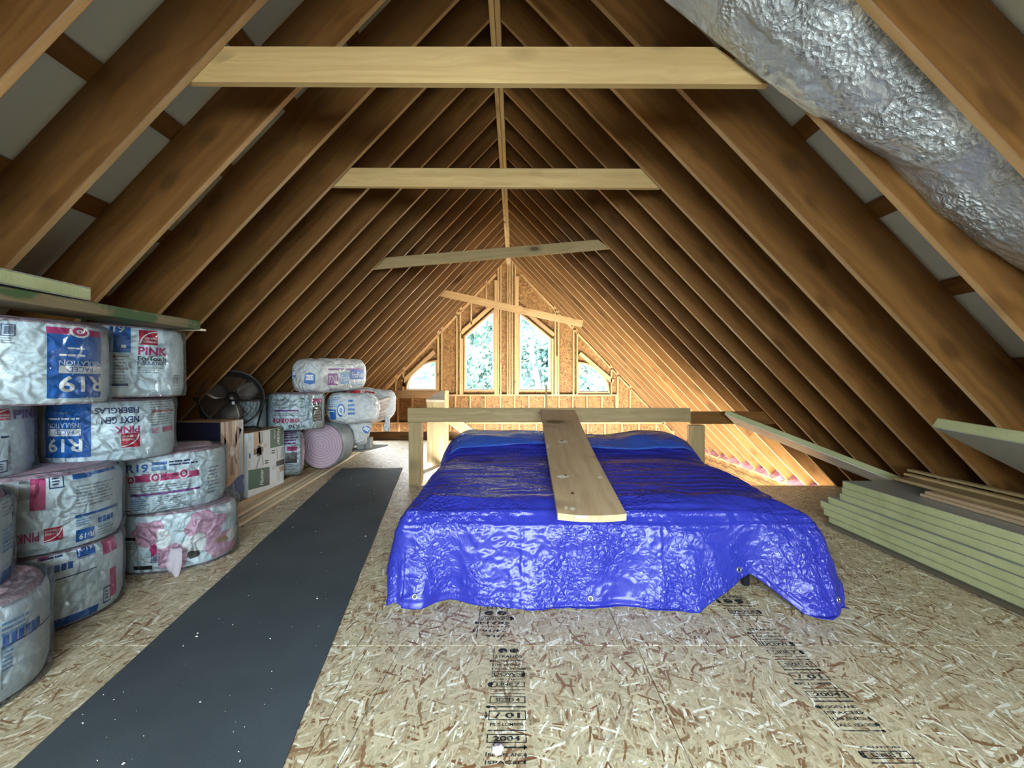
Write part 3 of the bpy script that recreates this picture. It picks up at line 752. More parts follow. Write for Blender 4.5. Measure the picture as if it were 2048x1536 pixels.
o = ob('thin_sheet', *bevel_box(2.60, 3.24, 1.2, 3.62, .001, .022, .003), plain('grey_sheet', (.10, .085, .06, 1), .7)); tag(o, 'thin wooden sheet on the floor under the foam board stack', 'board')
# the board leaning from the stack up to the rail
A_, B_ = P(1453, 820, 4.85), P(1832, 966, 3.42)
dirn = (B_ - A_).normalized(); view = ((A_ + B_) / 2 - Vector((0, 0, H))).normalized()
wdir = (view - dirn * view.dot(dirn)).normalized(); upn = dirn.cross(wdir); upn = upn if upn.z > 0 else -upn
wdir2 = (wdir * .97 - upn * .235).normalized()
nz = dirn.cross(wdir2); 
if nz.z < 0: nz = -nz
yv = nz.cross(dirn)
Mx = Matrix(((dirn.x, yv.x, nz.x, A_.x), (dirn.y, yv.y, nz.y, A_.y), (dirn.z, yv.z, nz.z, A_.z), (0, 0, 0, 1)))
Lb = (B_ - A_).length; sgn = 1 if yv.dot(wdir2) > 0 else -1
t = thing('foam_board', (0, 0, 0), 'long foam board slanting from the stack up to the guard rail', 'foam board', M=Mx)
V, Fc = bevel_box(0, Lb, 0 if sgn > 0 else -.30, .30 if sgn > 0 else 0, -.048, .002, .004); ob('foam_core', V, Fc, M_foam, t)
ob('facer', boxv(.004, Lb - .004, .003 if sgn > 0 else -.297, .297 if sgn > 0 else -.003, -.053, -.048), BOXF, M_face2, t)
# board sticking out of the rafters at the right, seen from below
a1, a2 = P(1863, 853, 2.40), P(2048, 887, 1.90)
d = (a2 - a1).normalized(); yy = Vector((.88, 0, -.47)); yy = (yy - d * yy.dot(d)).normalized(); zz = d.cross(yy)
Mx = Matrix(((d.x, yy.x, zz.x, a1.x), (d.y, yy.y, zz.y, a1.y), (d.z, yy.z, zz.z, a1.z), (0, 0, 0, 1)))
t = thing('foam_board', (0, 0, 0), 'foam board poking out level between the right rafters, grey foil underside', 'foam board', M=Mx)
V, Fc = bevel_box(0, 1.6, 0, .52, 0, .056, .004); ob('foam_core', V, Fc, M_foam, t); ob('facer', boxv(.003, 1.597, .003, .517, -.003, 0), BOXF, M_face, t)
# trim boards lying on the stack
zt = .024 + 7 * .0545 + .001
TB = [('light pine trim board with knots on the foam stack, nearest the edge', 2.83, 2.87, 3.00, .09, .022, 0, .016),
      ('pine trim board under the wide one on the foam stack, second from the edge', 2.84, 2.88, 2.97, .10, .022, .023, .012),
      ('wide brown trim board across the middle of the foam stack', 2.90, 2.98, 3.30, .14, .022, .046, .0),
      ('narrow brown lath lying at the back of the foam stack', 3.02, 3.06, 3.36, .05, .018, .069, .0),
      ('narrow lath highest and farthest back on the foam stack', 3.10, 3.14, 3.42, .05, .018, .088, .0)]
for lab, xa, xb, yl, w, h, dz, _ in TB:
    o = board('trim_board', (xb, yl, zt + dz), (xa - .02, 1.25, zt + dz), w, h, M_rail if 'pine' not in lab else M_plank, None, anchor=(.5, 0)); tag(o, lab, 'board', 'trim boards on the foam stack')
# the foam board and stained plank lying over the insulation rolls at the left
Mx = Matrix.Translation((-1.96, .75, 1.577))
t = thing('foam_board', (0, 0, 0), 'yellow-green foam board on the plank above the insulation rolls at left', 'foam board', M=Mx)
V, Fc = bevel_box(-.28, 0, 0, 1.24, .003, .058, .004); ob('foam_core', V, Fc, M_foam, t)
for z0 in (0, .058): ob('facer', boxv(-.278, -.002, .002, 1.238, z0, z0 + .003), BOXF, M_face, t)
o = board('plank', (-2.10, .6, 1.508), (-1.955, 2.52, 1.508), .24, .05, M_stain, None, anchor=(.5, 0)); tag(o, 'green-stained weathered plank lying on top of the insulation rolls', 'plank')
o = board('lath', P(330, 658, 2.60), P(408, 660, 2.52), .03, .012, M_strip, None); tag(o, 'thin pale lath poking out under the green-stained plank', 'lath')
# ------------------------------------------------------------------ printing on things
INK = dict(blue=(.012, .12, .46, 1), navy=(.012, .035, .14, 1), red=(.42, .02, .05, 1), mag=(.48, .035, .17, 1), pink=(.62, .36, .50, 1), black=(.012, .012, .015, 1),
           white=(.78, .82, .84, 1), grey=(.30, .34, .38, 1), lblue=(.16, .34, .60, 1), purple=(.20, .04, .26, 1), green=(.02, .085, .045, 1), brown=(.17, .085, .045, 1), tan=(.42, .30, .20, 1), silver=(.55, .54, .52, 1), dark=(.06, .05, .05, 1))
INKS = list(INK); INKM = [plain('ink_' + k, INK[k], .42, 0, .4) for k in INKS]
FONT = {}
def glyphs(text, bold=0.0, shear=0.0):
    key = (text, bold, shear)
    if key in FONT: return FONT[key]
    cu = bpy.data.curves.new('lettering', 'FONT'); cu.body = text; cu.size = 1; cu.offset = bold; cu.shear = shear; cu.resolution_u = 3; cu.align_x = 'LEFT'
    o = bpy.data.objects.new('lettering', cu); COL.objects.link(o)
    dg = bpy.context.evaluated_depsgraph_get(); me = bpy.data.meshes.new_from_object(o.evaluated_get(dg))
    bm = bmesh.new(); bm.from_mesh(me)
    xs = [v.co.x for v in bm.verts]; ys = [v.co.y for v in bm.verts]; x0, x1, y0, y1 = min(xs), max(xs), min(ys), max(ys)
    nx = int((x1 - x0) / .45) + 1
    for k in range(1, nx):
        bmesh.ops.bisect_plane(bm, geom=bm.verts[:] + bm.edges[:] + bm.faces[:], plane_co=(x0 + (x1 - x0) * k / nx, 0, 0), plane_no=(1, 0, 0))
    bm.verts.index_update()
    V = [((v.co.x - x0) / (x1 - x0), (v.co.y - y0) / (y1 - y0)) for v in bm.verts]
    Fc = [tuple(v.index for v in f.verts) for f in bm.faces]; bm.free()
    bpy.data.objects.remove(o); bpy.data.meshes.remove(me); bpy.data.curves.remove(cu)
    FONT[key] = (V, Fc); return FONT[key]
class Print:
    """collects flat print in a 2-D (s,t) sheet; put(s,t,layer) lifts it on to the surface"""
    def __init__(s, put): s.put = put; s.v = []; s.f = []; s.i = []; s.layer = 0
    def _add(s, pts, fs, col):
        n = len(s.v); s.v += [s.put(a, b, s.layer) for a, b in pts]; s.f += [tuple(q + n for q in f) for f in fs]; s.i += [INKS.index(col)] * len(fs)
    def quad(s, fn, col, nu=8, nv=1):
        """fn(u,v)->(s,t)"""
        pts = [fn(i / nu, j / nv) for j in range(nv + 1) for i in range(nu + 1)]
        s._add(pts, [(j * (nu + 1) + i, j * (nu + 1) + i + 1, (j + 1) * (nu + 1) + i + 1, (j + 1) * (nu + 1) + i) for j in range(nv) for i in range(nu)], col)
    def text(s, fn, t, col, flip=False, bold=.0, shear=0.0):
        V, Fc = glyphs(t, bold, shear); s._add([fn(1 - u, 1 - v) if flip else fn(u, v) for u, v in V], Fc, col)
    def lines(s, fn, n, col, seed=1, fill=.5, gaps=5):
        r = random.Random(seed)
        for k in range(n):
            v0 = (k + .5 - fill / 2) / n; v1 = (k + .5 + fill / 2) / n; u = 0.0; end = r.uniform(.65, 1)
            while u < end:
                w = r.uniform(.05, 1.6 / gaps)
                a, b = u, min(end, u + w); s.quad(lambda x, y, a=a, b=b, v0=v0, v1=v1: fn(a + (b - a) * x, v0 + (v1 - v0) * y), col, 2, 1); u = b + r.uniform(.015, .05)
    def bars(s, fn, n, col, seed=1):
        r = random.Random(seed); u = 0.0
        while u < 1:
            w = r.choice((.02, .04, .06)); s.quad(lambda x, y, a=u, b=min(1, u + w): fn(a + (b - a) * x, y), col, 1, 1); u += w + r.choice((.02, .035, .05))
    def ring(s, fn, col, r0=.55, r1=1.0, a0=0, a1=6.2832, n=20):
        pts = []; fs = []
        for k in range(n + 1):
            a = a0 + (a1 - a0) * k / n
            pts += [fn(.5 + .5 * r0 * math.cos(a), .5 + .5 * r0 * math.sin(a)), fn(.5 + .5 * r1 * math.cos(a), .5 + .5 * r1 * math.sin(a))]
        s._add(pts, [(2 * k, 2 * k + 1, 2 * k + 3, 2 * k + 2) for k in range(n)], col)
    def poly(s, pts, col): s._add(pts, [tuple(range(len(pts)))], col)
    def frame(s, fn, col, w=.06, h=.06):
        for (a, b, c, d) in ((0, 1, 0, h), (0, 1, 1 - h, 1), (0, w, 0, 1), (1 - w, 1, 0, 1)):
            s.quad(lambda x, y, a=a, b=b, c=c, d=d: fn(a + (b - a) * x, c + (d - c) * y), col, 4, 1)
    def logo(s, fn, flip=False):
        g = (lambda u, v: fn(1 - u, 1 - v)) if flip else fn
        s.quad(g, 'red', 4, 2); s.layer += 1
        s.ring(lambda u, v: g(u * 2 - 0, v * 1.9 - .95), 'white', .92, .99, math.pi * .5, math.pi * .98, 12)
        s.text(lambda u, v: g(.28 + .66 * u, .36 + .15 * v), 'OWENS', 'white', bold=.01); s.text(lambda u, v: g(.10 + .84 * u, .13 + .16 * v), 'CORNING', 'white', bold=.01); s.layer -= 1
    def build(s, parent, M):
        if not s.v: return None
        used = sorted(set(s.i)); mp = {k: n for n, k in enumerate(used)}
        Mi = M.inverted()
        o = ob('print', s.v, s.f, [INKM[k] for k in used], parent, M, [mp[k] for k in s.i]); o['kind'] = 'stuff'; return o

# ------------------------------------------------------------------ insulation rolls
SV = NT('printed_sleeve'); c = SV.coord('Object', 9.0); h = SV.noise(c, 16.0, 4, .6, .5); h2 = SV.noise(SV.vm('MULTIPLY', c, (9, 9, 2.5)), 1.0, 3)
M_sleeve = SV.fin(SV.mix(SV.mapr(h2, .4, .7, 0, .25), (.62, .76, .84, 1), (.50, .63, .71, 1)), .38, SV.bump(SV.math('ADD', h, h2), .45, .006), .4)
BT = NT('pink_batt'); c = BT.coord('Object'); sp_ = BT.add('ShaderNodeSeparateXYZ', {0: c})
rad = BT.math('SQRT', BT.math('ADD', BT.math('MULTIPLY', sp_.outputs[0], sp_.outputs[0]), BT.math('MULTIPLY', sp_.outputs[1], sp_.outputs[1])))
ang = BT.math('ARCTAN2', sp_.outputs[1], sp_.outputs[0]); nz_ = BT.noise(c, 9.0, 4, .6)
spi = BT.math('SINE', BT.math('ADD', BT.math('ADD', BT.math('MULTIPLY', rad, 190.0), ang), BT.math('MULTIPLY', nz_, 7.0)))
fz = BT.noise(c, 120.0, 3, .7)
M_batt = BT.fin(BT.mix(BT.mapr(spi, -1, 1), (.50, .36, .46, 1), (.64, .50, .58, 1)), .75, BT.bump(BT.math('ADD', BT.math('MULTIPLY', spi, .5), fz), .8, .008), .25)
PL = NT('clear_wrap'); c = PL.coord('Object', 5.0); hp = PL.noise(c, 13.0, 5, .65, 1.4); hq = PL.vor(PL.vm('ADD', c, PL.vm('MULTIPLY', PL.add('ShaderNodeTexNoise', {'Vector': c, 'Scale': 6.0}).outputs['Color'], (.2, .2, .2))), 12.0, 'DISTANCE_TO_EDGE').outputs['Distance']
bn = PL.bump(PL.math('ADD', hp, PL.mapr(hq, 0, .2, 0, .5)), 1.0, .03)
trn = PL.add('ShaderNodeBsdfTransparent', {0: (.975, .985, .99, 1)}); gls = PL.add('ShaderNodeBsdfGlossy', {'Color': (.9, .95, 1, 1), 'Roughness': .14, 'Normal': bn})
lw = PL.add('ShaderNodeFresnel', {0: 1.45, 'Normal': bn}); dif = PL.add('ShaderNodeBsdfDiffuse', {0: (.62, .68, .72, 1), 'Normal': bn})
mx1 = PL.add('ShaderNodeMixShader', {0: PL.math('ADD', PL.math('MULTIPLY', lw.outputs[0], .75), .0, clamp=True), 1: trn.outputs[0], 2: gls.outputs[0]})
mx2 = PL.add('ShaderNodeMixShader', {0: PL.mapr(hp, .60, .85, .0, .22), 1: mx1.outputs[0], 2: dif.outputs[0]}); PL.t.links.new(mx2.outputs[0], PL.out.inputs[0]); M_wrap = PL.m

EYE = Vector((0, 0, H))
class Roll:
    """a compressed roll: local +Z is its axis, local -Y turns to the camera"""
    def __init__(s, c, r, h, label, axis=(0, 0, 1), name='insulation_roll', cat='insulation', group=None, seed=0, sq=2.15, ry=None, sleeve=True, pinch=.055, wob=.018):
        s.r, s.h, s.seed, s.sq, s.ry, s.pinch, s.wob = r, h, seed, sq, (ry or r), pinch, wob
        z = Vector(axis).normalized(); c = Vector(c); y = (c + z * h / 2 - EYE); y = (y - z * y.dot(z)).normalized(); x = y.cross(z)
        s.M = Matrix(((x.x, y.x, z.x, c.x), (x.y, y.y, z.y, c.y), (x.z, y.z, z.z, c.z), (0, 0, 0, 1))); s.Mi = s.M.inverted()
        s.lying = abs(z.z) < .7
        s.root = thing(name, c, label, cat, group, M=s.M); s.pr = Print(s.put)
    def rad(s, th, t):
        k = s.seed * 5.3; q = s.sq
        base = (abs(math.cos(th) / s.r) ** q + abs(math.sin(th) / s.ry) ** q) ** (-1 / q)
        w = 1 + s.wob * math.cos(2 * th + k) + s.wob * .8 * math.cos(3 * th + 2 * k) + .012 * noise.noise(Vector((math.cos(th) * 3, math.sin(th) * 3, t * 2.5 + k)))
        e = abs(2 * t - 1); return base * w * (1 - s.pinch * e ** 9)
    def pt(s, th, t, off=0.0):
        R_ = s.rad(th, max(0, min(1, t))) + off; return Vector((R_ * math.cos(th), R_ * math.sin(th), t * s.h))
    def put(s, a, t, layer):
        t = min(max(t, .012 * s.h), .985 * s.h); return s.pt(-math.pi / 2 + a / s.r, t / s.h, .0045 + .0009 * layer)
    def st(s, px, py):
        o = s.Mi @ EYE; d = (s.Mi.to_3x3() @ (P(px, py, 1.0) - EYE)).normalized()
        A = d.x / s.r, d.y / s.ry; O = o.x / s.r, o.y / s.ry
        a = A[0] ** 2 + A[1] ** 2; b = O[0] * A[0] + O[1] * A[1]; cc = O[0] ** 2 + O[1] ** 2 - 1; disc = b * b - a * cc
        k = (-b - math.sqrt(max(0, disc))) / a; p = o + d * k
        return (math.atan2(p.y, p.x) + math.pi / 2) * s.r, p.z
    def box(s, x0, y0, x1, y1):
        xc, yc = (x0 + x1) / 2, (y0 + y1) / 2
        if not s.lying:
            sa, sb = s.st(x0, yc)[0], s.st(x1, yc)[0]; ta, tb = s.st(xc, y1)[1], s.st(xc, y0)[1]
            return lambda u, v: (sa + (sb - sa) * u, ta + (tb - ta) * v)
        ta, tb = s.st(x0, yc)[1], s.st(x1, yc)[1]; sa, sb = s.st(xc, y1)[0], s.st(xc, y0)[0]
        return lambda u, v: (sa + (sb - sa) * v, ta + (tb - ta) * u)
    def body(s, sleeve=True, wrap=True, core=M_batt, t0=.02, t1=.98, sl_mat=None, wrap_amp=.016):
        NT_, NZ = 72, 10
        # pink batt with coiled ends
        V = []; Fc = []; prof = [(t, 1.0) for t in [k / NZ for k in range(NZ + 1)]]
        for t, f in prof:
            for q in range(NT_):
                th = 2 * math.pi * q / NT_; p = s.pt(th, t, -.004); V.append(p)
        for k in range(NZ):
            for q in range(NT_): Fc.append((k * NT_ + q, k * NT_ + (q + 1) % NT_, (k + 1) * NT_ + (q + 1) % NT_, (k + 1) * NT_ + q))
        for end in (0, 1):
            base = 0 if end == 0 else NZ * NT_; prev = base
            for ring in (.93, .8, .62, .44, .26, .1):
                n = len(V)
                for q in range(NT_):
                    p = V[base + q]; bul = (1 - ring) * .03 * (1 if end else -1) if s.lying else 0
                    zz = .006 * noise.noise(Vector((p.x * ring * 6, p.y * ring * 6, s.seed + end))) + (.012 if ring == .93 else .015) * (1 if end else -1)
                    V.append(Vector((p.x * ring, p.y * ring, p.z + (zz if end else min(zz, 0) * 0) + bul)))
                for q in range(NT_):
                    f = (prev + q, prev + (q + 1) % NT_, n + (q + 1) % NT_, n + q); Fc.append(f if end else f[::-1])
                prev = n
            f = tuple(prev + q for q in range(NT_)); Fc.append(f if end else f[::-1])
        ob('batt', V, Fc, core, s.root, s.M, smooth=True)
        if sleeve:
            V = []; Fc = []; NS = 96; NQ = 8
            for k in range(NQ + 1):
                for q in range(NS): V.append(s.pt(2 * math.pi * q / NS, t0 + (t1 - t0) * k / NQ, .002))
            for k in range(NQ):
                for q in range(NS): Fc.append((k * NS + q, k * NS + (q + 1) % NS, (k + 1) * NS + (q + 1) % NS, (k + 1) * NS + q))
            ob('sleeve', V, Fc, sl_mat or M_sleeve, s.root, s.M, smooth=True)
        if wrap:
            V = []; Fc = []; NS = 84; prof = [(0.0, .9)] + [(k / 9, 1.0) for k in range(10)] + [(1.035, .93), (1.04, .80), (1.035, .66)]
            for t, f in prof:
                for q in range(NS):
                    th = 2 * math.pi * q / NS; p = s.pt(th, t, 0.0)
                    n_ = (.5 + .5 * noise.noise(Vector((p.x * 9, p.y * 9, p.z * 9 + s.seed)))) ** 1.5 + .5 * (1 - abs(noise.noise(Vector((p.x * 16, p.y * 16, p.z * 7 + s.seed))))) ** 4
                    e_ = ss(.6, 1, abs(2 * t - 1))
                    off = .011 + wrap_amp * n_ * (.35 + 1.1 * e_)
                    p = s.pt(th, t, off); V.append(Vector((p.x * f, p.y * f, max(.001, p.z) if not s.lying else p.z)))
            for k in range(len(prof) - 1):
                for q in range(NS): Fc.append((k * NS + q, k * NS + (q + 1) % NS, (k + 1) * NS + (q + 1) % NS, (k + 1) * NS + q))
            ob('plastic_wrap', V, Fc, M_wrap, s.root, s.M, smooth=True)
    def done(s): s.pr.build(s.root, s.M)
    # print shorthands, boxes in photo pixels
    def r(s_, *a): return s_
def prints(ro, items):
    p = ro.pr
    for it in items:
        k, bx = it[0], ro.box(*it[1]); p.layer = it[-1] if isinstance(it[-1], int) and k not in 'L' else 0
        if k == 'R': p.quad(bx, it[2], 10, 8)
        elif k == 'T': p.layer = 2; p.text(bx, it[2], it[3])
        elif k == 'TB': p.layer = 2; p.text(bx, it[2], it[3], bold=.022)
        elif k == 'F': p.layer = 2; p.text(bx, it[2], it[3], True)
        elif k == 'FB': p.layer = 2; p.text(bx, it[2], it[3], True, bold=.022)
        elif k == 'L': p.layer = 1; p.lines(bx, it[2], it[3], it[4] if len(it) > 4 else 1)
        elif k == 'B': p.layer = 1; p.frame(bx, it[2], .06, .06); p.bars(lambda u, v, b=bx: b(.12 + .76 * u, .15 + .7 * v), 12, it[2])
        elif k == 'N': p.layer = 1; p.frame(bx, it[2], .07, .09); p.lines(lambda u, v, b=bx: b(.2 + .6 * u, .2 + .6 * v), 3, it[2], 4)
        elif k == 'O': p.layer = 2; p.ring(bx, it[2], .72, 1.0); p.layer = 1; p.ring(bx, it[3], 0.0, .72); p.layer = 2; p.ring(lambda u, v, b=bx: b(.3 + .4 * u, .3 + .4 * v), it[2], 0.3, .9)
        elif k == 'G': p.logo(bx)
        elif k == 'GF': p.logo(bx, True)
        elif k == 'S':                                   # row of small squares
            n = it[3]; p.layer = 1
            for q in range(n): p.quad(lambda u, v, q=q, b=bx: b((q + .1 + .75 * u) / n, v), it[2], 2, 1)
    ro.done()
GR = 'wrapped rolls of pink insulation stacked at left'
def nm(s): return s
# front pair at the left edge
A1r = Roll((-2.24, 1.62, 0), .33, .372, 'bottom-left insulation roll on the floor, nearest the camera', seed=1, group=GR); A1r.body()
prints(A1r, [('L', (0, 1232, 60, 1262), 3, 'lblue', 3), ('S', (0, 1255, 78, 1277), 'blue', 6), ('R', (0, 1270, 96, 1273), 'navy', 1), ('L', (0, 1290, 26, 1340), 6, 'lblue', 5), ('L', (5, 1170, 90, 1200), 3, 'grey', 8), ('R', (0, 1296, 2, 1380), 'grey')])
A2r = Roll((-2.36, 1.60, .378), .32, .36, 'roll half out of frame on top of the bottom-left insulation roll', seed=2, group=GR); A2r.body()
prints(A2r, [('R', (0, 1132, 36, 1160), 'blue'), ('L', (0, 985, 28, 1030), 6, 'grey', 5), ('L', (0, 1050, 30, 1100), 6, 'lblue', 6)])
# second stack
B1r = Roll((-2.50, 2.25, 0), .33, .372, 'insulation roll on the floor with dark blue bottom band, under the logo roll', seed=3, group=GR); B1r.body()
prints(B1r, [('R', (153, 1083, 188, 1111), 'blue'), ('TB', (156, 1090, 184, 1101), 'R-19', 'white'), ('L', (80, 1090, 140, 1118), 4, 'navy', 3), ('R', (75, 1112, 98, 1122), 'mag'), ('S', (92, 1128, 146, 1142), 'blue', 4),
    ('R', (203, 1076, 230, 1104), 'mag'), ('R', (90, 1150, 190, 1152), 'navy', 1), ('R', (84, 1230, 194, 1247), 'blue'), ('N', (203, 1172, 216, 1204), 'navy'), ('R', (216, 1135, 228, 1190), 'mag'), ('L', (155, 1108, 188, 1114), 2, 'navy', 2)])
B2r = Roll((-2.50, 2.25, .378), .33, .372, 'insulation roll with upside-down red logo and magenta patch, second from the floor', seed=4, group=GR); B2r.body()
prints(B2r, [('R', (60, 952, 90, 1020), 'mag'), ('R', (38, 962, 60, 1000), 'grey'), ('N', (97, 948, 126, 976), 'navy'), ('R', (143, 935, 178, 956), 'blue'), ('R', (178, 930, 229, 944), 'blue'), ('R', (146, 1020, 231, 1025), 'blue', 1), ('L', (148, 963, 225, 1008), 7, 'grey', 11),
    ('GF', (87, 1054, 123, 1081)), ('FB', (33, 1066, 78, 1085), 'PINK', 'mag'), ('R', (148, 1056, 183, 1080), 'blue'), ('FB', (154, 1064, 182, 1075), 'R-19', 'white'), ('S', (189, 1030, 222, 1041), 'blue', 4), ('L', (190, 1045, 228, 1066), 4, 'grey', 2), ('L', (148, 1030, 180, 1050), 4, 'lblue', 9)])
# third stack
C1r = Roll((-2.36, 3.02, 0), .335, .365, 'torn insulation roll on the floor with pink wool showing through', seed=5, group=GR); C1r.body(wrap_amp=.03)
p = C1r.pr
def blob(ro, cx, cy, rx, ry, col, seed, layer, n=26):
    bx = ro.box(cx - rx, cy - ry, cx + rx, cy + ry); pr = ro.pr; pr.layer = layer
    pts = []
    for k in range(n):
        a = 6.2832 * k / n; f = .78 + .34 * noise.noise(Vector((math.cos(a) * 1.7, math.sin(a) * 1.7, seed)))
        pts.append(bx(.5 + .5 * f * math.cos(a), .5 + .5 * f * math.sin(a)))
    c_ = bx(.5, .5); pr._add(pts + [((a + c_[0]) / 2, (b + c_[1]) / 2) for a, b in pts] + [c_], [(k, (k + 1) % n, n + (k + 1) % n, n + k) for k in range(n)] + [(n + k, n + (k + 1) % n, 2 * n) for k in range(n)], col)
for args in [(300, 1070, 42, 34, 'pink', 1, 0), (404, 1055, 46, 40, 'pink', 2, 0), (345, 1112, 46, 30, 'pink', 3, 0), (430, 1090, 40, 34, 'pink', 4, 0), (326, 1078, 20, 24, 'white', 5, 1), (388, 1088, 32, 26, 'white', 6, 1), (440, 1076, 16, 8, 'tan', 7, 1), (385, 1108, 18, 9, 'dark', 8, 2), (456, 1068, 14, 17, 'white', 9, 2), (307, 1100, 10, 14, 'mag', 10, 1), (418, 1008, 8, 8, 'mag', 11, 2)]: blob(C1r, *args)
prints(C1r, [('B', (302, 1108, 319, 1126), 'navy'), ('R', (268, 1132, 304, 1140), 'black', 2), ('R', (245, 1075, 272, 1081), 'black', 1), ('L', (245, 1085, 290, 1100), 3, 'grey', 3)])
RAG_LATER = C1r
C2r = Roll((-2.43, 3.00, .370), .325, .372, 'insulation roll with blue R19 lettering upright and magenta band, on the torn roll', seed=6, group=GR); C2r.body()
prints(C2r, [('TB', (256, 929, 297, 945), 'R19', 'blue'), ('R', (303, 924, 334, 930), 'blue'), ('R', (303, 933, 334, 941), 'lblue'), ('L', (338, 918, 395, 930), 2, 'navy', 2), ('L', (284, 946, 335, 950), 1, 'mag', 2), ('R', (256, 948, 397, 961), 'mag'),
    ('O', (256, 950, 273, 970), 'white', 'mag'), ('O', (300, 944, 322, 966), 'white', 'mag'), ('O', (357, 936, 378, 957), 'white', 'mag'), ('L', (262, 968, 390, 986), 4, 'grey', 6), ('R', (263, 984, 398, 988), 'purple', 1),
    ('L', (263, 992, 300, 1022), 7, 'lblue', 7), ('L', (304, 990, 388, 1016), 7, 'grey', 9), ('N', (245, 1022, 263, 1040), 'navy'), ('T', (267, 1028, 299, 1037), 'RF40', 'navy'), ('L', (412, 930, 432, 985), 8, 'grey', 12)])
Dr = Roll((-2.665, 1.985, .75), .29, .35, 'insulation roll with red logo and PINK lettering at the left edge, third tier', seed=7, group=GR); Dr.body()
prints(Dr, [('G', (-18, 818, 19, 841)), ('TB', (25, 818, 75, 836), 'PINK', 'purple'), ('L', (60, 834, 88, 846), 3, 'grey', 2), ('R', (0, 872, 15, 876), 'navy'), ('N', (-12, 922, 14, 946), 'navy'), ('R', (15, 880, 19, 940), 'grey')])
Er = Roll((-2.475, 2.64, .748), .303, .35, 'insulation roll with upside-down R19 and FIBERGLAS lettering, third tier', seed=8, group=GR); Er.body()
prints(Er, [('R', (97, 808, 183, 915), 'blue'), ('FB', (104, 877, 167, 904), 'R19', 'white'), ('R', (104, 858, 164, 872), 'white', 1), ('F', (115, 860, 150, 869), 'FACED', 'blue'), ('F', (104, 846, 163, 856), 'INSULATION', 'white'), ('L', (104, 834, 162, 841), 1, 'white', 2), ('L', (112, 823, 162, 828), 1, 'lblue', 3),
    ('FB', (190, 815, 276, 827), 'FIBERGLAS', 'navy'), ('FB', (203, 833, 276, 847), 'NEXT GEN', 'navy'), ('FB', (229, 852, 277, 866), 'PINK', 'mag'), ('GF', (242, 866, 278, 894)), ('R', (192, 788, 284, 800), 'mag'), ('O', (250, 784, 282, 804), 'white', 'mag'), ('O', (192, 788, 214, 806), 'white', 'mag'),
    ('L', (298, 796, 345, 850), 11, 'grey', 5), ('R', (300, 820, 345, 824), 'red', 1), ('R', (322, 852, 344, 862), 'mag'), ('R', (301, 855, 316, 866), 'pink')])
Fr = Roll((-2.20, 1.93, 1.105), .275, .35, 'top-tier insulation roll at the left edge with big upside-down R19 on blue', seed=9, group=GR); Fr.body()
prints(Fr, [('R', (93, 668, 197, 796), 'blue'), ('R', (92, 657, 196, 670), 'mag'), ('O', (136, 652, 175, 676), 'white', 'mag'), ('FB', (116, 752, 197, 784), 'R19', 'white'), ('R', (116, 732, 197, 747), 'white', 1), ('F', (131, 734, 180, 744), 'FACED', 'blue'), ('F', (116, 722, 197, 731), 'INSULATION', 'white'),
    ('L', (116, 707, 180, 715), 1, 'white', 3), ('L', (132, 694, 165, 700), 1, 'white', 2), ('B', (2, 648, 31, 672), 'navy'), ('L', (4, 674, 30, 688), 3, 'grey', 2), ('R', (98, 800, 192, 803), 'white', 1)])
Gr_ = Roll((-2.27, 2.50, 1.12), .27, .383, 'top-tier insulation roll with red logo, PINK and EcoTouch lettering', seed=10, group=GR, sq=2.4); Gr_.body()
prints(Gr_, [('R', (220, 645, 261, 705), 'blue'), ('TB', (227, 650, 249, 665), '19', 'white'), ('R', (243, 690, 252, 696), 'white', 1), ('L', (226, 710, 258, 766), 9, 'grey', 4), ('R', (225, 710, 232, 716), 'red', 1), ('G', (277, 661, 311, 690)), ('TB', (275, 695, 327, 711), 'PINK', 'mag'),
    ('TB', (274, 713, 326, 722), 'EcoTouch', 'black'), ('T', (273, 723, 326, 730), 'INSULATION', 'navy'), ('L', (275, 734, 325, 747), 3, 'grey', 3), ('B', (341, 750, 353, 771), 'navy'), ('R', (216, 767, 256, 772), 'navy')])

# ------------------------------------------------------------------ long boards stored on the floor by the rolls
def lam(label, xa, ya, xb, yb, z, w, h, mat, group=None):
    o = board('long_board', (xa, ya, z), (xb, yb, z), w, h, mat, None, anchor=(.5, 0)); return tag(o, label, 'board', group)
def lx(y, off): return -2.33 - .098 * (y - 3.7) + off
lam('broad brown board under the cartons, against the eaves', lx(3.5, -.62), 3.5, lx(7.6, -.62), 7.6, .001, .29, .10, M_raft)
lam('broad brown board under the cartons and pink roll, nearer the mat', lx(3.5, -.31), 3.5, lx(7.6, -.31), 7.6, .001, .29, .10, M_plank)
lam('long pale strip lying against the broad boards under the pink roll', lx(3.45, -.115), 3.45, lx(8.3, -.115), 8.3, .001, .075, .045, M_strip, 'pale strips beside the mat')
lam('long pale strip in the middle of the three beside the mat', lx(3.3, -.045), 3.3, lx(8.45, -.045), 8.45, .001, .045, .03, M_strip, 'pale strips beside the mat')
lam('long pale strip nearest to the dark mat', lx(3.4, .012), 3.4, lx(8.6, .012), 8.6, .001, .04, .022, M_strip, 'pale strips beside the mat')

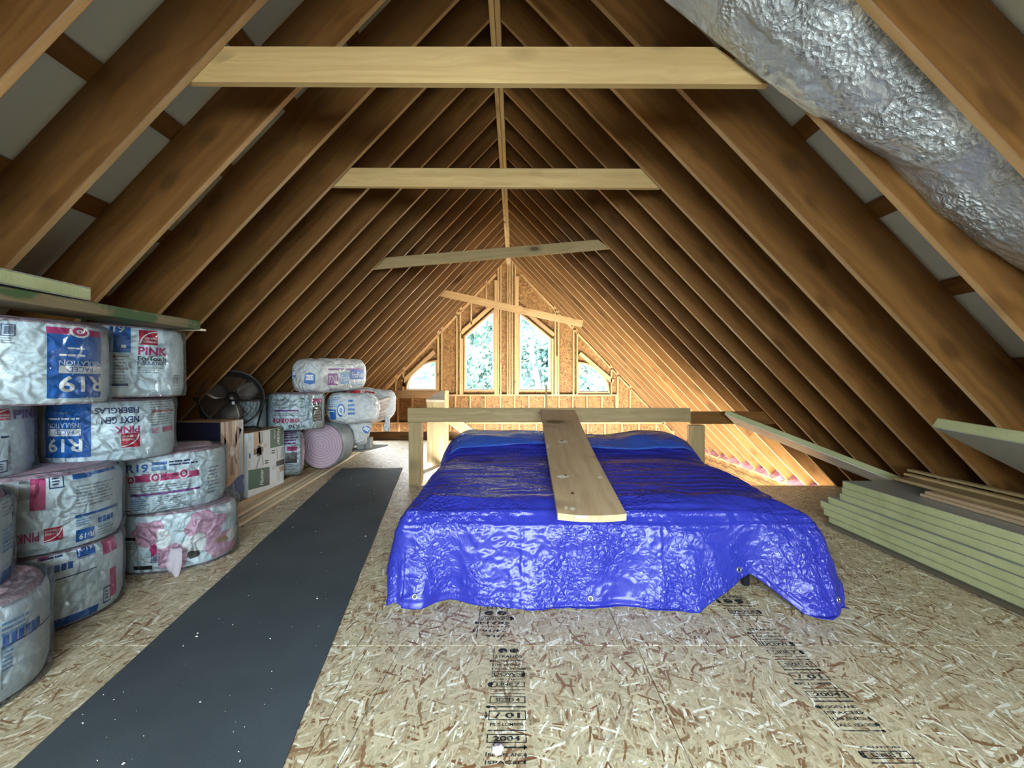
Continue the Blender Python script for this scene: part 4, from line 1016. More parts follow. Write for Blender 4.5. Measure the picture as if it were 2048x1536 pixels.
# ------------------------------------------------------------------ cartons
CB = NT('corrugated_card'); M_card = CB.fin((.34, .22, .12, 1), .7)
M_navyc = plain('navy_card', (.010, .012, .035, 1), .4); M_whitec = plain('white_card', (.68, .72, .74, 1), .45)
class Carton:
    def __init__(s, x0, x1, y0, y1, z0, z1, label, mat, lid=None):
        s.root = thing('carton', ((x0 + x1) / 2, (y0 + y1) / 2, z0), label, 'box', 'ceiling fan cartons'); s.x = x1; s.y = y0
        V, Fc = bevel_box(x0, x1, y0, y1, z0, z1, .004); ob('carton_body', V, Fc, mat, s.root, Matrix.Identity(4))
        if lid is not None: 
            ob('lid_flap', *[boxv(x0 + .004, x1 - .004, y0 + .004, (y0 + y1) / 2 - .003, z1, z1 + .004), BOXF], lid, s.root, Matrix.Identity(4)); ob('lid_flap', *[boxv(x0 + .004, x1 - .004, (y0 + y1) / 2 + .003, y1 - .004, z1, z1 + .004), BOXF], lid, s.root, Matrix.Identity(4))
        s.pr = Print(s.put); s.z0, s.z1, s.y0, s.y1 = z0, z1, y0, y1
    def put(s, a, t, layer): return Vector((s.x + .0012 + .0006 * layer, a, t))
    def q(s, px, py):
        Y = s.x * F / (px - VX); z = H - (py - VY) / F * Y
        return (min(max(Y, s.y0 + .002), s.y1 - .002), min(max(z, s.z0 + .002), s.z1 - .002))
    def qd(s, a, b, c, d):
        """corners bottom-left, bottom-right, top-right, top-left in photo pixels"""
        a, b, c, d = s.q(*a), s.q(*b), s.q(*c), s.q(*d)
        return lambda u, v: tuple((a[i] * (1 - u) + b[i] * u) * (1 - v) + (d[i] * (1 - u) + c[i] * u) * v for i in (0, 1))
c6 = lambda x, y: (440 + x * .13021, 820 + y * .13021)
K = Carton(-2.97, -2.55, 3.72, 4.045, .103, .855, 'dark navy carton with a brown ceiling fan picture, left of the green and white one', M_navyc, M_card)
fx = lambda *a: K.qd(*[c6(*q) for q in a])
K.pr.quad(fx((30, 1180), (385, 1180), (350, 60), (5, 130)), 'tan', 1, 1); K.pr.layer = 1
for a in [[(150, 580), (185, 590), (175, 100), (120, 110)], [(140, 620), (160, 560), (20, 350), (10, 480)], [(200, 580), (225, 600), (330, 300), (260, 240)]]: K.pr.quad(fx(a[0], a[1], a[2], a[3]), 'brown', 1, 1)
for a in [[(30, 900), (60, 860), (150, 690), (130, 690)], [(205, 690), (225, 690), (260, 830), (250, 840)], [(150, 1000), (210, 1000), (190, 700), (165, 700)]]: K.pr.quad(fx(*a), 'brown', 1, 1)
for x0, x1, col in ((70, 95, 'brown'), (240, 262, 'silver'), (300, 345, 'grey')): K.pr.quad(fx((x0, 1100), (x1, 1100), (x1 - 10, 110), (x0 - 10, 130)), col, 1, 1)
K.pr.layer = 2; K.pr.ring(fx((145, 720), (225, 720), (225, 550), (145, 550)), 'silver', 0, 1); K.pr.layer = 3; K.pr.ring(fx((165, 690), (205, 690), (205, 620), (165, 620)), 'white', 0, 1)
K.pr.layer = 4
sw = [K.q(*c6(*q)) for q in ((30, 1200), (120, 1180), (190, 1120), (260, 1030), (330, 990), (380, 985), (390, 1240), (300, 1260), (200, 1320), (30, 1340))]; K.pr.poly(sw, 'navy')
K.pr.layer = 5; K.pr.lines(fx((190, 1230), (215, 1230), (215, 1130), (190, 1130)), 3, 'silver', 3); K.pr.lines(fx((350, 1150), (372, 1150), (372, 1050), (350, 1050)), 5, 'white', 4)
K.pr.build(K.root, Matrix.Identity(4))
Hn = Carton(-2.97, -2.53, 4.075, 4.71, .103, .715, 'white and green ceiling fan carton with white script lettering', M_whitec, M_card)
fx = lambda *a: Hn.qd(*[c6(*q) for q in a])
Hn.pr.quad(fx((390, 1250), (760, 1150), (760, 870), (390, 940)), 'green', 1, 1)
Hn.pr.quad(fx((770, 590), (975, 540), (975, 250), (770, 290)), 'green', 1, 1)
Hn.pr.layer = 1
Hn.pr.quad(fx((515, 700), (665, 640), (660, 560), (515, 600)), 'brown', 1, 1); Hn.pr.quad(fx((520, 600), (640, 540), (610, 310), (515, 340)), 'tan', 1, 1); Hn.pr.quad(fx((560, 720), (640, 680), (620, 540), (570, 560)), 'dark', 1, 1)
Hn.pr.quad(fx((535, 920), (565, 905), (640, 640), (610, 650)), 'grey', 1, 1); Hn.pr.quad(fx((655, 850), (670, 845), (650, 640), (635, 645)), 'grey', 1, 1)
Hn.pr.quad(fx((640, 520), (660, 515), (650, 300), (630, 305)), 'grey', 1, 1); Hn.pr.quad(fx((600, 520), (618, 515), (610, 310), (590, 315)), 'white', 1, 1)
for x, y in ((695, 550), (825, 885)): Hn.pr.ring(fx((x - 30, y + 40), (x + 30, y + 30), (x + 30, y - 45), (x - 30, y - 35)), 'silver', .0, 1)
for x, y in ((455, 705),): Hn.pr.quad(fx((x - 14, y + 40), (x + 14, y + 36), (x + 14, y - 40), (x - 14, y - 36)), 'navy', 1, 1)
for x, y in ((715, 795), (815, 640)):
    for dy in (-18, 16): Hn.pr.quad(fx((x - 26, y + dy + 18), (x + 26, y + dy + 6), (x + 26, y + dy - 14), (x - 26, y + dy - 2)), 'black', 1, 1)
Hn.pr.quad(fx((860, 870), (985, 830), (985, 745), (860, 790)), 'dark', 1, 1); Hn.pr.quad(fx((920, 950), (985, 930), (985, 850), (900, 880)), 'tan', 1, 1); Hn.pr.quad(fx((875, 760), (890, 755), (875, 590), (862, 594)), 'grey', 1, 1); Hn.pr.quad(fx((925, 740), (955, 730), (975, 560), (950, 566)), 'grey', 1, 1)
Hn.pr.quad(fx((880, 1090), (915, 1080), (910, 930), (870, 940)), 'silver', 1, 1); Hn.pr.quad(fx((950, 1060), (962, 1056), (962, 960), (950, 962)), 'silver', 1, 1)
Hn.pr.quad(fx((690, 1160), (752, 1145), (752, 890), (690, 910)), 'dark', 1, 1)
Hn.pr.lines(fx((380, 500), (500, 480), (500, 360), (380, 370)), 6, 'lblue', 3); Hn.pr.lines(fx((385, 900), (470, 890), (470, 780), (385, 790)), 6, 'grey', 5); Hn.pr.quad(fx((400, 415), (438, 412), (438, 372), (400, 375)), 'lblue', 1, 1)
Hn.pr.layer = 3
vert = lambda f: (lambda u, v: f(1 - v, u))
Hn.pr.text(vert(fx((605, 1170), (665, 1150), (660, 900), (610, 915))), 'Hunter', 'white', bold=.01, shear=.35)
vdn = lambda f: (lambda u, v: f(v, 1 - u))
Hn.pr.text(vdn(fx((870, 540), (925, 530), (925, 275), (870, 285))), 'Hunter', 'white', bold=.01, shear=.35)
Hn.pr.text(vert(fx((388, 1240), (425, 1235), (425, 960), (388, 965))), 'Hunter', 'white', bold=.01, shear=.35)
Hn.pr.lines(vdn(fx((828, 500), (845, 495), (845, 300), (828, 305))), 2, 'white', 3)
Hn.pr.build(Hn.root, Matrix.Identity(4))

# ------------------------------------------------------------------ drum fan on the cartons
fc = P(464, 797, 4.30); fan = thing('drum_fan', (fc.x, fc.y, .72), 'black round drum fan standing on the cartons below the left rafters', 'fan')
ax = (EYE - fc + Vector((.6, 0, 0))).normalized(); ax = (ax + Vector((0, 0, .22))).normalized()
fxv = Vector((0, 0, 1)).cross(ax).normalized(); fyv = ax.cross(fxv)
FMx = Matrix(((fxv.x, fyv.x, ax.x, fc.x), (fxv.y, fyv.y, ax.y, fc.y), (fxv.z, fyv.z, ax.z, fc.z), (0, 0, 0, 1)))
RF = .272; M_fan = plain('fan_black', (.014, .013, .013, 1), .35, .2); M_fang = plain('fan_grey', (.05, .05, .052, 1), .45, .3)
circ = lambda r, z, n=40: [Vector((r * math.cos(6.2832 * k / n), r * math.sin(6.2832 * k / n), z)) for k in range(n)]
m = MB(); n = 48; V = [p for z, r in ((-.11, RF - .012), (-.09, RF), (.07, RF), (.075, RF - .006), (-.09, RF - .008)) for p in circ(r, z, n)]; Fc = []
for k in range(4):
    for q in range(n): Fc.append((k * n + q, k * n + (q + 1) % n, (k + 1) * n + (q + 1) % n, (k + 1) * n + q))
m.add(V, Fc); m.build('drum', [M_fan], fan, FMx, True)
m = MB()
for k in range(24): m.tube(circ(.06 + k * (RF - .06) / 23.5, .085 - .02 * (k / 23) ** 2, 36), .0013, 4, 0, True)
for k in range(10):
    a = 6.2832 * k / 10; m.tube([Vector((.05 * math.cos(a), .05 * math.sin(a), .09)), Vector((RF * math.cos(a), RF * math.sin(a), .068))], .0022, 4)
m.tube(circ(RF, .07), .006, 6, 0, True); m.build('front_guard', [M_fang], fan, FMx, True)
m = MB()
for k in range(7): m.tube(circ(.07 + k * (RF - .07) / 6.2, -.12, 32), .0018, 4, 0, True)
for k in range(8):
    a = 6.2832 * k / 8; m.tube([Vector((.05 * math.cos(a), .05 * math.sin(a), -.125)), Vector((RF * math.cos(a), RF * math.sin(a), -.105))], .0022, 4)
m.build('rear_guard', [M_fang], fan, FMx, True)
for k in range(3):
    a0 = 6.2832 * k / 3 + .5; V = []; Fc = []; NB = 10
    for i in range(NB + 1):
        rr = .05 + (RF - .075) * i / NB; hw = .28 + .34 * math.sin(math.pi * min(1, i / NB * 1.0 + .1)) 
        for j in range(5):
            a = a0 + (j / 4 - .5) * 2 * hw; V.append(Vector((rr * math.cos(a), rr * math.sin(a), (j / 4 - .5) * .07 * (1 - .4 * i / NB))))
    for i in range(NB):
        for j in range(4): Fc.append((i * 5 + j, i * 5 + j + 1, (i + 1) * 5 + j + 1, (i + 1) * 5 + j))
    o = ob('blade', V, Fc, plain('fan_blade', (.30, .28, .26, 1), .3, .7), fan, FMx, smooth=True); md = o.modifiers.new('t', 'SOLIDIFY'); md.thickness = .002
m = MB(); prof = [(0, .105), (.035, .105), (.048, .095), (.055, .06), (.058, -.02), (.05, -.12), (0, -.125)]; n = 24; V = []; Fc = []
for r, z in prof: V += circ(max(r, .0005), z, n)
for k in range(len(prof) - 1):
    for q in range(n): Fc.append((k * n + q, k * n + (q + 1) % n, (k + 1) * n + (q + 1) % n, (k + 1) * n + q))
m.add(V, Fc); m.build('motor_hub', [M_black], fan, FMx, True)
m = MB(); m.box(-.012, .012, -.082, -.052, .10, .104); m.build('hub_sticker', [M_whitec], fan, FMx)
# stand: U of steel tube with feet on the green carton
zf = .735; A = FMx @ Vector((RF + .01, 0, 0)); B = FMx @ Vector((-RF - .01, 0, 0)); m = MB()
for s_ in (A, B):
    d_ = (s_ - fc); d_.z = 0; d_.normalize(); base = Vector((s_.x, s_.y, 0)) - d_ * .06
    m.tube([s_, Vector((s_.x, s_.y, s_.z - .03)), Vector((base.x, base.y, zf + .03))], .009, 8)
f1_ = Vector((A.x, A.y, zf)) ; f2_ = Vector((B.x, B.y, zf))
hz = Vector((ax.x, ax.y, 0)).normalized()
for s_ in (A, B):
    d_ = (s_ - fc); d_.z = 0; d_.normalize(); b_ = Vector((s_.x, s_.y, zf)) - d_ * .06
    m.tube([b_ - hz * .14 + Vector((0, 0, .001)), b_, b_ + hz * .14], .010, 8); m.tube([b_, b_ + Vector((0, 0, .035))], .009, 8)
d_ = (A - fc); d_.z = 0; d_.normalize(); m.tube([Vector((A.x, A.y, zf)) - d_ * .06 - hz * .12, Vector((B.x, B.y, zf)) + d_ * .06 - hz * .12], .009, 8)
m.build('stand', [M_fan], fan, Matrix.Identity(4), True)
for s_ in (A, B):
    m = MB(); d_ = (s_ - fc).normalized(); m.tube([s_ - d_ * .012, s_ + d_ * .028], .018, 10); m.build('tilt_knob', [M_black], fan, Matrix.Identity(4), True)

# ------------------------------------------------------------------ middle group of rolls and bags
GM = 'insulation rolls and bags beyond the cartons'
Nr = Roll((-2.85, 4.90, .385), .268, .37, 'insulation roll lying on its side between the white carton and the pink-ended roll', axis=(1, .5, 0), seed=11, group=GM); Nr.body()
prints(Nr, [('L', (568, 862, 600, 890), 6, 'purple', 3), ('R', (570, 905, 594, 925), 'dark'), ('R', (574, 893, 594, 902), 'mag'), ('L', (568, 925, 592, 938), 3, 'grey', 5)])
R30 = Roll((-2.535, 4.98, .672), .285, .40, 'upright insulation roll lettered R30 on the lying roll', seed=12, group=GM); R30.body()
prints(R30, [('L', (548, 797, 603, 816), 6, 'grey', 3), ('R', (550, 820, 598, 823), 'purple', 1), ('L', (549, 826, 600, 833), 2, 'grey', 6), ('R', (548, 837, 600, 845), 'mag'), ('O', (552, 835, 564, 847), 'white', 'mag'), ('O', (568, 835, 580, 847), 'white', 'mag'), ('O', (588, 835, 600, 847), 'white', 'mag'),
    ('FB', (577, 849, 599, 856), 'R30', 'black'), ('R', (623, 797, 641, 806), 'mag'), ('R', (624, 806, 641, 842), 'dark'), ('L', (626, 808, 640, 840), 6, 'tan', 3), ('N', (600, 797, 608, 815), 'green')])
Mr = Roll((-2.46, 5.44, .40), .292, .42, 'lying insulation roll with its bare pink coiled end facing the camera', axis=(-.05, 1, .0), seed=13, group=GM, sq=2.1); Mr.body(wrap=True, wrap_amp=.01)
Mr.done()
m = Roll((-2.86, 4.66, .70), .14, .30, 'small wrapped bundle squeezed between the drum fan and the R30 roll', seed=14, group=GM); m.body(wrap_amp=.02); m.done()
# bags of batts
MK = NT('milky_plastic'); mkt = MK.add('ShaderNodeBsdfTransparent'); mkd = MK.add('ShaderNodeBsdfDiffuse', {0: (.66, .62, .70, 1)}); mkm = MK.add('ShaderNodeMixShader', {0: .45, 1: mkt.outputs[0], 2: mkd.outputs[0]})
MK.t.links.new(mkm.outputs[0], MK.out.inputs[0]); M_milky = MK.m
BG = NT('bag_plastic'); c = BG.coord('Object', 3.0); h = BG.noise(c, 9.0, 5, .6, 1.0); h2 = BG.vor(BG.vm('ADD', c, BG.vm('MULTIPLY', BG.add('ShaderNodeTexNoise', {'Vector': c, 'Scale': 5.0}).outputs['Color'], (.25, .25, .25))), 9.0, 'DISTANCE_TO_EDGE').outputs['Distance']
M_bag = BG.fin((.70, .75, .78, 1), .32, BG.bump(BG.math('ADD', h, BG.mapr(h2, 0, .25, 0, .4)), .9, .03), .5)
def bag(c, axis, r, ry, h, label, seed, sq=3.2, name='insulation_bag', group=GM):
    b = Roll(c, r, h, label, axis=axis, name=name, seed=seed, sq=sq, ry=ry, group=group, pinch=.34, wob=.02)
    V = []; Fc = []; NS, NZ = 72, 22
    for k in range(NZ + 1):
        t = k / NZ
        for q in range(NS):
            th = 6.2832 * q / NS; p = b.pt(th, t); w = noise.noise(p * 6 + Vector((seed, 0, 0))) * .022 + (1 - abs(noise.noise(p * 10 + Vector((0, seed, 0))))) ** 3 * .016 + noise.noise(p * 24) * .005; p = b.pt(th, t, w - .012)
            V.append(p)
    for k in range(NZ):
        for q in range(NS): Fc.append((k * NS + q, k * NS + (q + 1) % NS, (k + 1) * NS + (q + 1) % NS, (k + 1) * NS + q))
    for end in (0, 1):
        base = 0 if end == 0 else NZ * NS; prev = base
        for ring in (.8, .5, .2):
            n = len(V)
            for q in range(NS):
                p = V[base + q]; V.append(Vector((p.x * ring, p.y * ring, p.z + (1 if end else -1) * (.035 * (1 - ring) + .015 * noise.noise(Vector((p.x * 9 * ring, p.y * 9 * ring, seed)))))))
            for q in range(NS):
                f = (prev + q, prev + (q + 1) % NS, n + (q + 1) % NS, n + q); Fc.append(f if end else f[::-1])
            prev = n
        f = tuple(prev + q for q in range(NS)); Fc.append(f if end else f[::-1])
    ob('bag', V, Fc, M_bag, b.root, b.M, smooth=True); return b
b1 = bag((-2.50, 5.02, 1.275), (.30, .95, .03), .215, .20, 1.02, 'long white bag of insulation lying on top of the pile', 21)
M_ = b1.M
prints(b1, [('R', (648, 738, 726, 741), 'purple'), ('R', (655, 747, 675, 768), 'purple'), ('T', (657, 751, 674, 764), 'PINK', 'white'), ('R', (680, 745, 698, 766), 'lblue'), ('T', (682, 750, 697, 762), 'Fast', 'white'), ('R', (701, 741, 727, 758), 'blue'), ('T', (703, 744, 726, 755), 'ProPink', 'white'), ('L', (704, 763, 724, 768), 2, 'lblue', 2), ('T', (657, 773, 669, 778), 'R21', 'navy'), ('L', (672, 776, 704, 781), 1, 'navy', 5), ('L', (640, 731, 722, 735), 2, 'grey', 4)])
# badge on the near end of that bag
pe = Print(lambda a, t, l: Vector((a, t, 0)))
def badge(bg_, px, py, w, h_, Y, tilt=0.0, nrm=(0.25, -1, 0)):
    c_ = P(px, py, Y); n_ = Vector(nrm).normalized(); r_ = Vector((0, 0, 1)).cross(-n_).normalized() * -1; r_ = n_.cross(Vector((0, 0, 1))) * -1; u_ = r_.cross(n_) * -1
    u_ = Vector((0, 0, 1)); 
    r2, u2 = r_ * math.cos(tilt) + u_ * math.sin(tilt), u_ * math.cos(tilt) - r_ * math.sin(tilt)
    pr = Print(lambda a, t, l: c_ + r2 * a + u2 * t + n_ * (.001 * l))
    sx, sy = w * Y / F, h_ * Y / F; f = lambda u, v: ((u - .5) * sx, (v - .5) * sy)
    pr.poly([f(.0, .15), f(.5, 0), f(1, .12), f(.95, .9), f(.5, 1), f(.08, .85)], 'blue'); pr.layer = 1
    pr.quad(lambda u, v: f(.14 + .72 * u, .36 + .46 * v), 'white', 1, 1); pr.layer = 2
    pr.text(lambda u, v: f(.18 + .64 * u, .46 + .24 * v), 'R-21', 'blue'); pr.build(bg_.root, Matrix.Identity(4))
badge(b1, 619, 757, 20, 24, 4.965)
badge(b1, 590, 748, 9, 14, 5.02)
b2 = bag((-2.44, 5.62, .86), (1, .30, 0), .20, .22, .62, 'blue and white printed bag lying on the pink-ended roll', 22)
prints(b2, [('L', (648, 797, 690, 815), 5, 'lblue', 3), ('R', (643, 819, 672, 837), 'blue'), ('R', (643, 822, 668, 824), 'white', 1), ('T', (652, 832, 662, 836), 'R-13', 'white'), ('O', (674, 808, 690, 832), 'blue', 'white'), ('L', (696, 800, 712, 830), 4, 'blue', 5)])
b3 = bag((-2.50, 6.35, .93), (.86, .42, -.12), .24, .22, .70, 'torn bag with a magenta band spilling its stacked batts', 23)
prints(b3, [('R', (700, 784, 748, 791), 'red'), ('O', (720, 783, 729, 792), 'white', 'red'), ('R', (704, 797, 755, 806), 'brown')])
# batts showing at its torn end, and a white rag of plastic
for k in range(6):
    c0 = P(738 + k * 2.5, 848 - k * 8, 6.30); 
    V, Fc = bevel_box(0, .22, -.12, .12, 0, .055, .018)
    Mx = Matrix.Translation(c0) @ Matrix.Rotation(.35, 4, 'Z') @ Matrix.Rotation(-.30, 4, 'Y')
    ob('batt_layer', [(x, y + .01 * math.sin(k), z + .004 * noise.noise(Vector((x * 9, y * 9, k)))) for x, y, z in V], Fc, plain('batt_facing', (.70, .62, .55, 1), .8) if k == 0 else bpy.data.materials['batt_facing'], b3.root, Mx)
def rag(nm, pts, Y, parent, mat, n=5, amp=.02):
    """a loose shred of plastic sheet between a left and a right outline"""
    V = []; 
    for (xl, xr, y) in pts:
        a, b = P(xl, y, Y), P(xr, y, Y)
        for j in range(n + 1):
            q = a.lerp(b, j / n); q.y += amp * math.sin(j * 2.1 + y * .11) + amp * noise.noise(q * 12); V.append(q)
    Fc = [(i * (n + 1) + j, i * (n + 1) + j + 1, (i + 1) * (n + 1) + j + 1, (i + 1) * (n + 1) + j) for i in range(len(pts) - 1) for j in range(n)]
    o = ob(nm, V, Fc, mat, parent, Matrix.Identity(4), smooth=True); md = o.modifiers.new('t', 'SOLIDIFY'); md.thickness = .002; return o
rag('wrap_shred', [(338, 366, 1096), (336, 366, 1112), (334, 362, 1128), (337, 359, 1142), (345, 357, 1152), (348, 354, 1157)], 2.655, C1r.root, M_milky, 4, .012)
rag('plastic_shred', [(752, 770, 790), (757, 784, 800), (764, 785, 812), (770, 783, 825), (771, 779, 838), (769, 780, 850), (766, 780, 862)], 6.46, b3.root, M_bag)
b4 = bag((-2.30, 6.10, .34), (.25, .3, 1), .18, .17, .52, 'white crumpled bag with a small blue badge, slumped in front of the torn bag', 24, sq=2.3)
b4.done(); badge(b4, 732, 859, 16, 15, 6.05, -.5)
# bins on a grey board beyond the pink roll
M_teal = plain('teal_plastic', (.01, .16, .20, 1), .4); M_bin = plain('grey_bin', (.25, .28, .28, 1), .4)
o = board('grey_board', P(706, 902, 5.95), P(758, 890, 6.75), .30, .02, plain('grey_painted_board', (.16, .17, .16, 1), .6)); tag(o, 'grey painted board on the floor under the small bins', 'board')
def bin_(px0, px1, py0, py1, Y, label, mat):
    a, b = P(px0, py0, Y), P(px1, py1, Y); t = thing('storage_bin', ((a.x + b.x) / 2, Y, b.z), label, 'bin', 'small bins beyond the pink roll'); w = b.x - a.x; h = a.z - b.z; d = .14
    m = MB(); th = .008
    m.box(a.x, b.x, Y, Y + th, b.z, a.z); m.box(a.x, b.x, Y + d - th, Y + d, b.z, a.z); m.box(a.x, a.x + th, Y + th, Y + d - th, b.z, a.z); m.box(b.x - th, b.x, Y + th, Y + d - th, b.z, a.z); m.box(a.x + th, b.x - th, Y + th, Y + d - th, b.z, b.z + th)
    m.build('bin_body', [mat], t, Matrix.Identity(4)); m = MB(); m.box(a.x - .006, b.x + .006, Y - .006, Y, a.z - .02, a.z); m.build('rim', [mat], t, Matrix.Identity(4)); return t
bin_(714, 727, 878, 900, 6.10, 'left small grey bin on the grey board', M_bin); bin_(728, 740, 876, 897, 6.18, 'right small grey bin on the grey board', M_bin); bin_(712, 731, 867, 877, 6.12, 'teal plastic bin resting on the small grey bins', M_teal)

# ------------------------------------------------------------------ ink stamps on the floor sheets
ST = NT('worn_stamp_ink'); c = ST.coord('Object'); sn = ST.noise(c, 55.0, 4, .7); trn = ST.add('ShaderNodeBsdfTransparent'); df = ST.add('ShaderNodeBsdfDiffuse', {0: (.025, .030, .035, 1)})
mx = ST.add('ShaderNodeMixShader', {0: ST.mapr(sn, .50, .64, .98, .2), 1: trn.outputs[0], 2: df.outputs[0]}); ST.t.links.new(mx.outputs[0], ST.out.inputs[0]); M_stamp = ST.m
def stamp(cx, yt, rows, rot=False, w=.155):
    """column of boxed text; yt = far edge; rows = (kind, height, text)"""
    pr = Print(lambda a, t, l: Vector((a, t, .0007))); y = yt; rs = random.Random(int(cx * 99))
    for kind, h, txt in rows:
        f = (lambda u, v, y=y, h=h: (cx + (u - .5) * w, y - h + h * v)); g = (lambda u, v: f(1 - u, 1 - v)) if rot else f
        if 'b' in kind: pr.frame(f, 'black', .03, .10)
        if 'l' in kind: pr.quad(lambda u, v: f(.03 * u, v), 'black', 1, 1)
        if 't' in kind: pr.text(lambda u, v: g(.16 + .68 * u, .22 + .56 * v), txt, 'black', bold=.03)
        if 'w' in kind: pr.text(lambda u, v: g(.06 + .88 * u, .18 + .64 * v), txt, 'black', bold=.025)
        if 'o' in kind:
            for q, xx in enumerate((.30, .68)): pr.ring(lambda u, v, xx=xx: f(xx - .15 + .3 * u, .1 + .8 * v), 'black', 0, 1)
        if 'd' in kind: pr.quad(lambda u, v: f(u, .35 + .3 * v), 'black', 1, 1)
        if rs.random() < .55:      # smudges of ink beside the box
            bx, bw = rs.choice((-.12, .9)), rs.uniform(.08, .2); pr.poly([f(bx + bw * (.5 + .5 * rs.uniform(.6, 1) * math.cos(q * .785)), .5 + .5 * rs.uniform(.5, 1.1) * math.sin(q * .785)) for q in range(8)], 'black')
        y -= h + .008
    V = pr.v; o = ob('stamp_print', V, pr.f, M_stamp, flo, Matrix.Identity(4)); return o
stamp(-.10, 2.33, [('lw', .022, 'EXPOSURE 1'), ('lw', .03, 'RATED'), ('lo', .05, ''), ('bw', .035, 'SHEATHING'), ('lw', .03, 'SPAN'), ('lw', .02, '24 INCH O.C.'), ('lt', .035, '24/16'), ('lt', .035, '7/16-')], True, .17)
LOWER = [('lo', .042, ''), ('lw', .026, 'STRANDS'), ('lw', .016, 'EDGE BONDED'), ('lw', .02, 'THIS STRENGTH'), ('lw', .016, 'THIS SIDE'), ('bw', .034, 'DOWN'), ('w', .012, 'CAUTION'), ('bt', .03, 'LINE 7'), ('d', .014, ''), ('d', .012, ''), ('bt', .035, 'SIZED 4'), ('d', .02, ''), ('bt', .045, '/ 01'), ('w', .022, 'PS 2 LUMBER'), ('d', .014, ''), ('bt', .036, '2004'), ('d', .02, ''), ('lw', .02, 'ROOFS AND'), ('lw', .02, 'SPACED'), ('lw', .02, '1/8 INCH'), ('lw', .02, 'ALL EDGES'), ('d', .015, '')]
stamp(-.028, 1.945, LOWER, False, .135)
stamp(1.20, 2.42, [('bw', .03, 'RATED'), ('bo', .05, ''), ('lw', .03, 'SHEATHING'), ('d', .01, ''), ('bw', .04, 'EXPOSURE'), ('d', .014, '')], False, .16)
stamp(1.20, 2.10, LOWER[1:], False, .15); stamp(1.20, 1.42, LOWER[6:], False, .15)
# pencil line and pink scrap
ob('pencil_line', [(-.52, 1.95, .0006), (-.518, 1.95, .0006), (-.558, 1.25, .0006), (-.56, 1.25, .0006)], [(0, 1, 2, 3)], M_stamp, flo, Matrix.Identity(4))
bm = bmesh.new(); bmesh.ops.create_icosphere(bm, subdivisions=3, radius=.016)
V = [tuple(Vector((v.co.x * 1.1, v.co.y * 1.2, max(v.co.z, -.6 * .016) * .7)) * (1 + .5 * noise.noise(v.co * 120)) + Vector((-.055, 1.393, .013))) for v in bm.verts]; Fc = [tuple(q.index for q in f.verts) for f in bm.faces]; bm.free()
o = ob('pink_scrap', V, Fc, plain('pale_pink_wool', (.75, .66, .76, 1), .9), smooth=True); tag(o, 'small pale pink wool scrap lying on the floor stamp', 'scrap')

# ------------------------------------------------------------------ outside: trees and the neighbouring house
gnd = ob('ground_outside', *[boxv(-30, 30, D + .5, 60, -5.2, -5.0), BOXF], plain('grass_outside', (.012, .026, .018, 1), .9)); gnd['kind'] = 'structure'
LF = plain('leaf_green', (.024, .062, .054, 1), .7); LF2 = plain('leaf_light', (.030, .072, .056, 1), .7); BK = plain('grey_bark', (.035, .036, .034, 1), .8)
def tree(x, y, hgt, rad, label, leaf, nl=2600, bare=0, seed=0):
    r = random.Random(seed); t = thing('tree', (x, y, -5), label, 'tree', 'trees beyond the far windows'); m = MB()
    top = -5 + hgt; pts = [Vector((x + r.uniform(-.15, .15) * k, y + r.uniform(-.15, .15) * k, -5 + hgt * k / 6)) for k in range(7)]
    m.tube(pts, [.16 - .02 * k for k in range(7)], 7); m.build('trunk', [BK], t, Matrix.Identity(4), True)
    m = MB(); tips = []
    for k in range(22 + bare * 30):
        z = r.uniform(.25, .97); a = r.uniform(0, 6.283); p0 = pts[min(5, int(z * 6))].lerp(pts[min(6, int(z * 6) + 1)], z * 6 - int(z * 6)); L = rad * r.uniform(.5, 1) * (1.1 - .3 * z)
        d = Vector((math.cos(a), math.sin(a), r.uniform(-.1, .6))); p1 = p0 + d * L * .5 + Vector((0, 0, r.uniform(-.1, .2))); p2 = p0 + d * L; m.tube([p0, p1, p2], [.045, .028, .012], 5); tips += [p0.lerp(p1, .6), p1, p2, p1.lerp(p2, .5)]
        for q in range(2): e = p1 + Vector((r.uniform(-1, 1), r.uniform(-1, 1), r.uniform(-.4, .8))) * L * .35; m.tube([p1, e], [.018, .007], 4); tips.append(e)
    m.build('branches', [BK], t, Matrix.Identity(4), True)['kind'] = 'stuff'
    m = MB()
    for k in range(nl):
        c_ = r.choice(tips) + Vector((r.gauss(0, .32), r.gauss(0, .32), r.gauss(0, .26))); s = r.uniform(.08, .19)
        u = Vector((r.gauss(0, 1), r.gauss(0, 1), r.gauss(0, 1))).normalized(); w = u.orthogonal().normalized() * s; u = u * s * .6
        m.add([c_ - w, c_ + u, c_ + w, c_ - u], [(0, 1, 2, 3)])
    o = m.build('foliage', [leaf], t, Matrix.Identity(4)); o['kind'] = 'stuff'
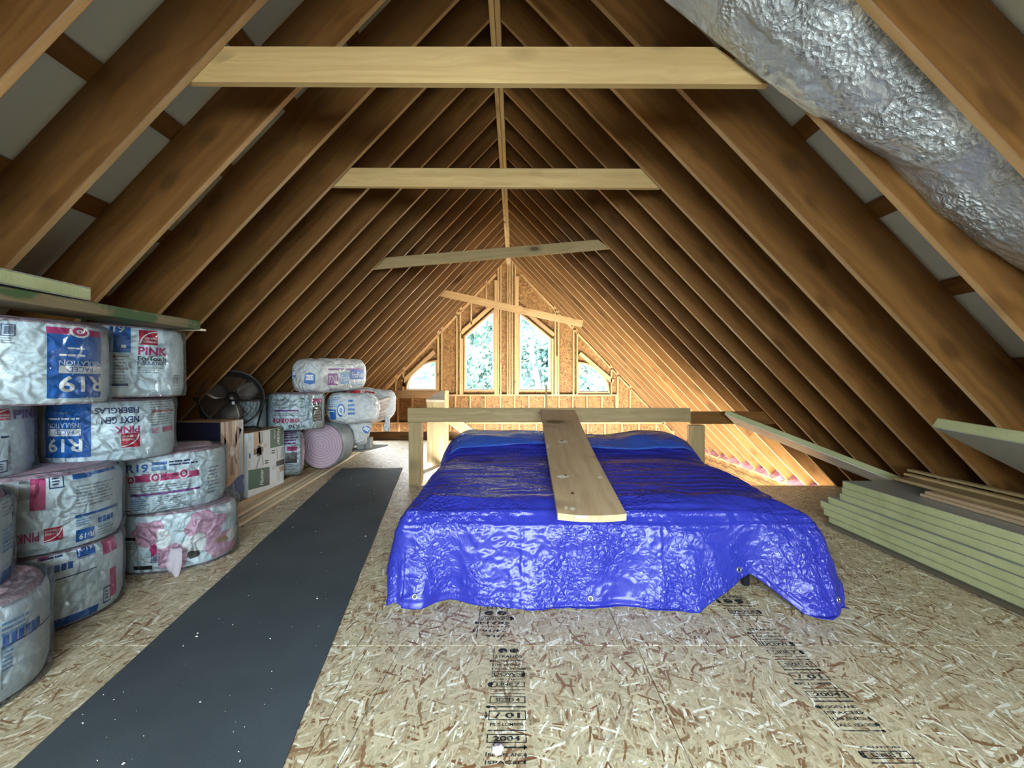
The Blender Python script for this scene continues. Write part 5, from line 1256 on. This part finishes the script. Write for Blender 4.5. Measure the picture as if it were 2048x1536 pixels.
TR = [(-1.75, 17.0, 14, 2.0, LF2, 5200, 0), (-.2, 21.5, 17, 2.4, LF, 5200, 0), (1.0, 16.2, 15, 2.2, LF, 2600, 1), (2.5, 20.5, 15, 2.4, LF, 5000, 0), (3.9, 17.0, 13, 1.9, LF2, 5000, 0), (-2.9, 25.5, 17, 2.6, LF, 4600, 0), (1.0, 26, 18, 2.8, LF, 4600, 0), (-2.1, 21.5, 17, 2.5, LF2, 6500, 0), (-1.0, 30, 19, 3.0, LF, 4600, 0), (3.6, 30, 19, 3.0, LF, 4600, 0)]
LBL = ['light green bushy tree low in the left tall window', 'dark green tree behind the left tall window', 'thin tree with pale bare branches in the right tall window', 'green tree behind the branches in the right tall window', 'light green tree in the right quarter-round window', 'tree far behind at the left tall window edge', 'tall tree far behind between the two tall windows', 'tall tree filling the upper part of the left tall window', 'tallest distant tree behind the left tall window', 'distant tall tree behind the right tall window']
for k, ((x, y, h, r_, lf, nl, br), lb) in enumerate(zip(TR, LBL)): tree(x, y, h, r_, lb, lf, nl, br, k + 3)
hs = thing('house', (-6.7, 24.5, -5), 'pale house with blue-grey metal roof seen through the left quarter-round window', 'building')
M_hw = plain('house_siding', (.014, .022, .029, 1), .6); M_hr = plain('house_roof', (.010, .018, .028, 1), .5)
m = MB(); m.box(-9.0, -4.4, 22, 27, -5, 1.6); m.build('house_walls', [M_hw], hs, Matrix.Identity(4))
m = MB(); vs_ = [(-9.4, 21.6, 1.6), (-4.0, 21.6, 1.6), (-4.0, 24.5, 4.6), (-9.4, 24.5, 4.6), (-4.0, 27.4, 1.6), (-9.4, 27.4, 1.6)]
m.add([*vs_, *[(a, b, c - .15) for a, b, c in vs_]], [(0, 1, 2, 3), (3, 2, 4, 5), (7, 6, 9, 8), (8, 9, 11, 10), (0, 6, 7, 1), (5, 4, 10, 11), (1, 7, 8, 2), (2, 8, 10, 4), (0, 3, 9, 6), (3, 5, 11, 9)]); m.build('house_roof', [M_hr], hs, Matrix.Identity(4))
for x in (-4.95, -4.72): m = MB(); m.box(x, x + .13, 21.96, 22.02, 1.05, 1.35); m.build('house_window', [M_black], hs, Matrix.Identity(4))
m = MB(); m.box(-5.75, -5.0, 21.4, 21.95, -5, .72); m.build('house_porch', [plain('white_siding', (.05, .05, .05, 1), .5)], hs, Matrix.Identity(4))
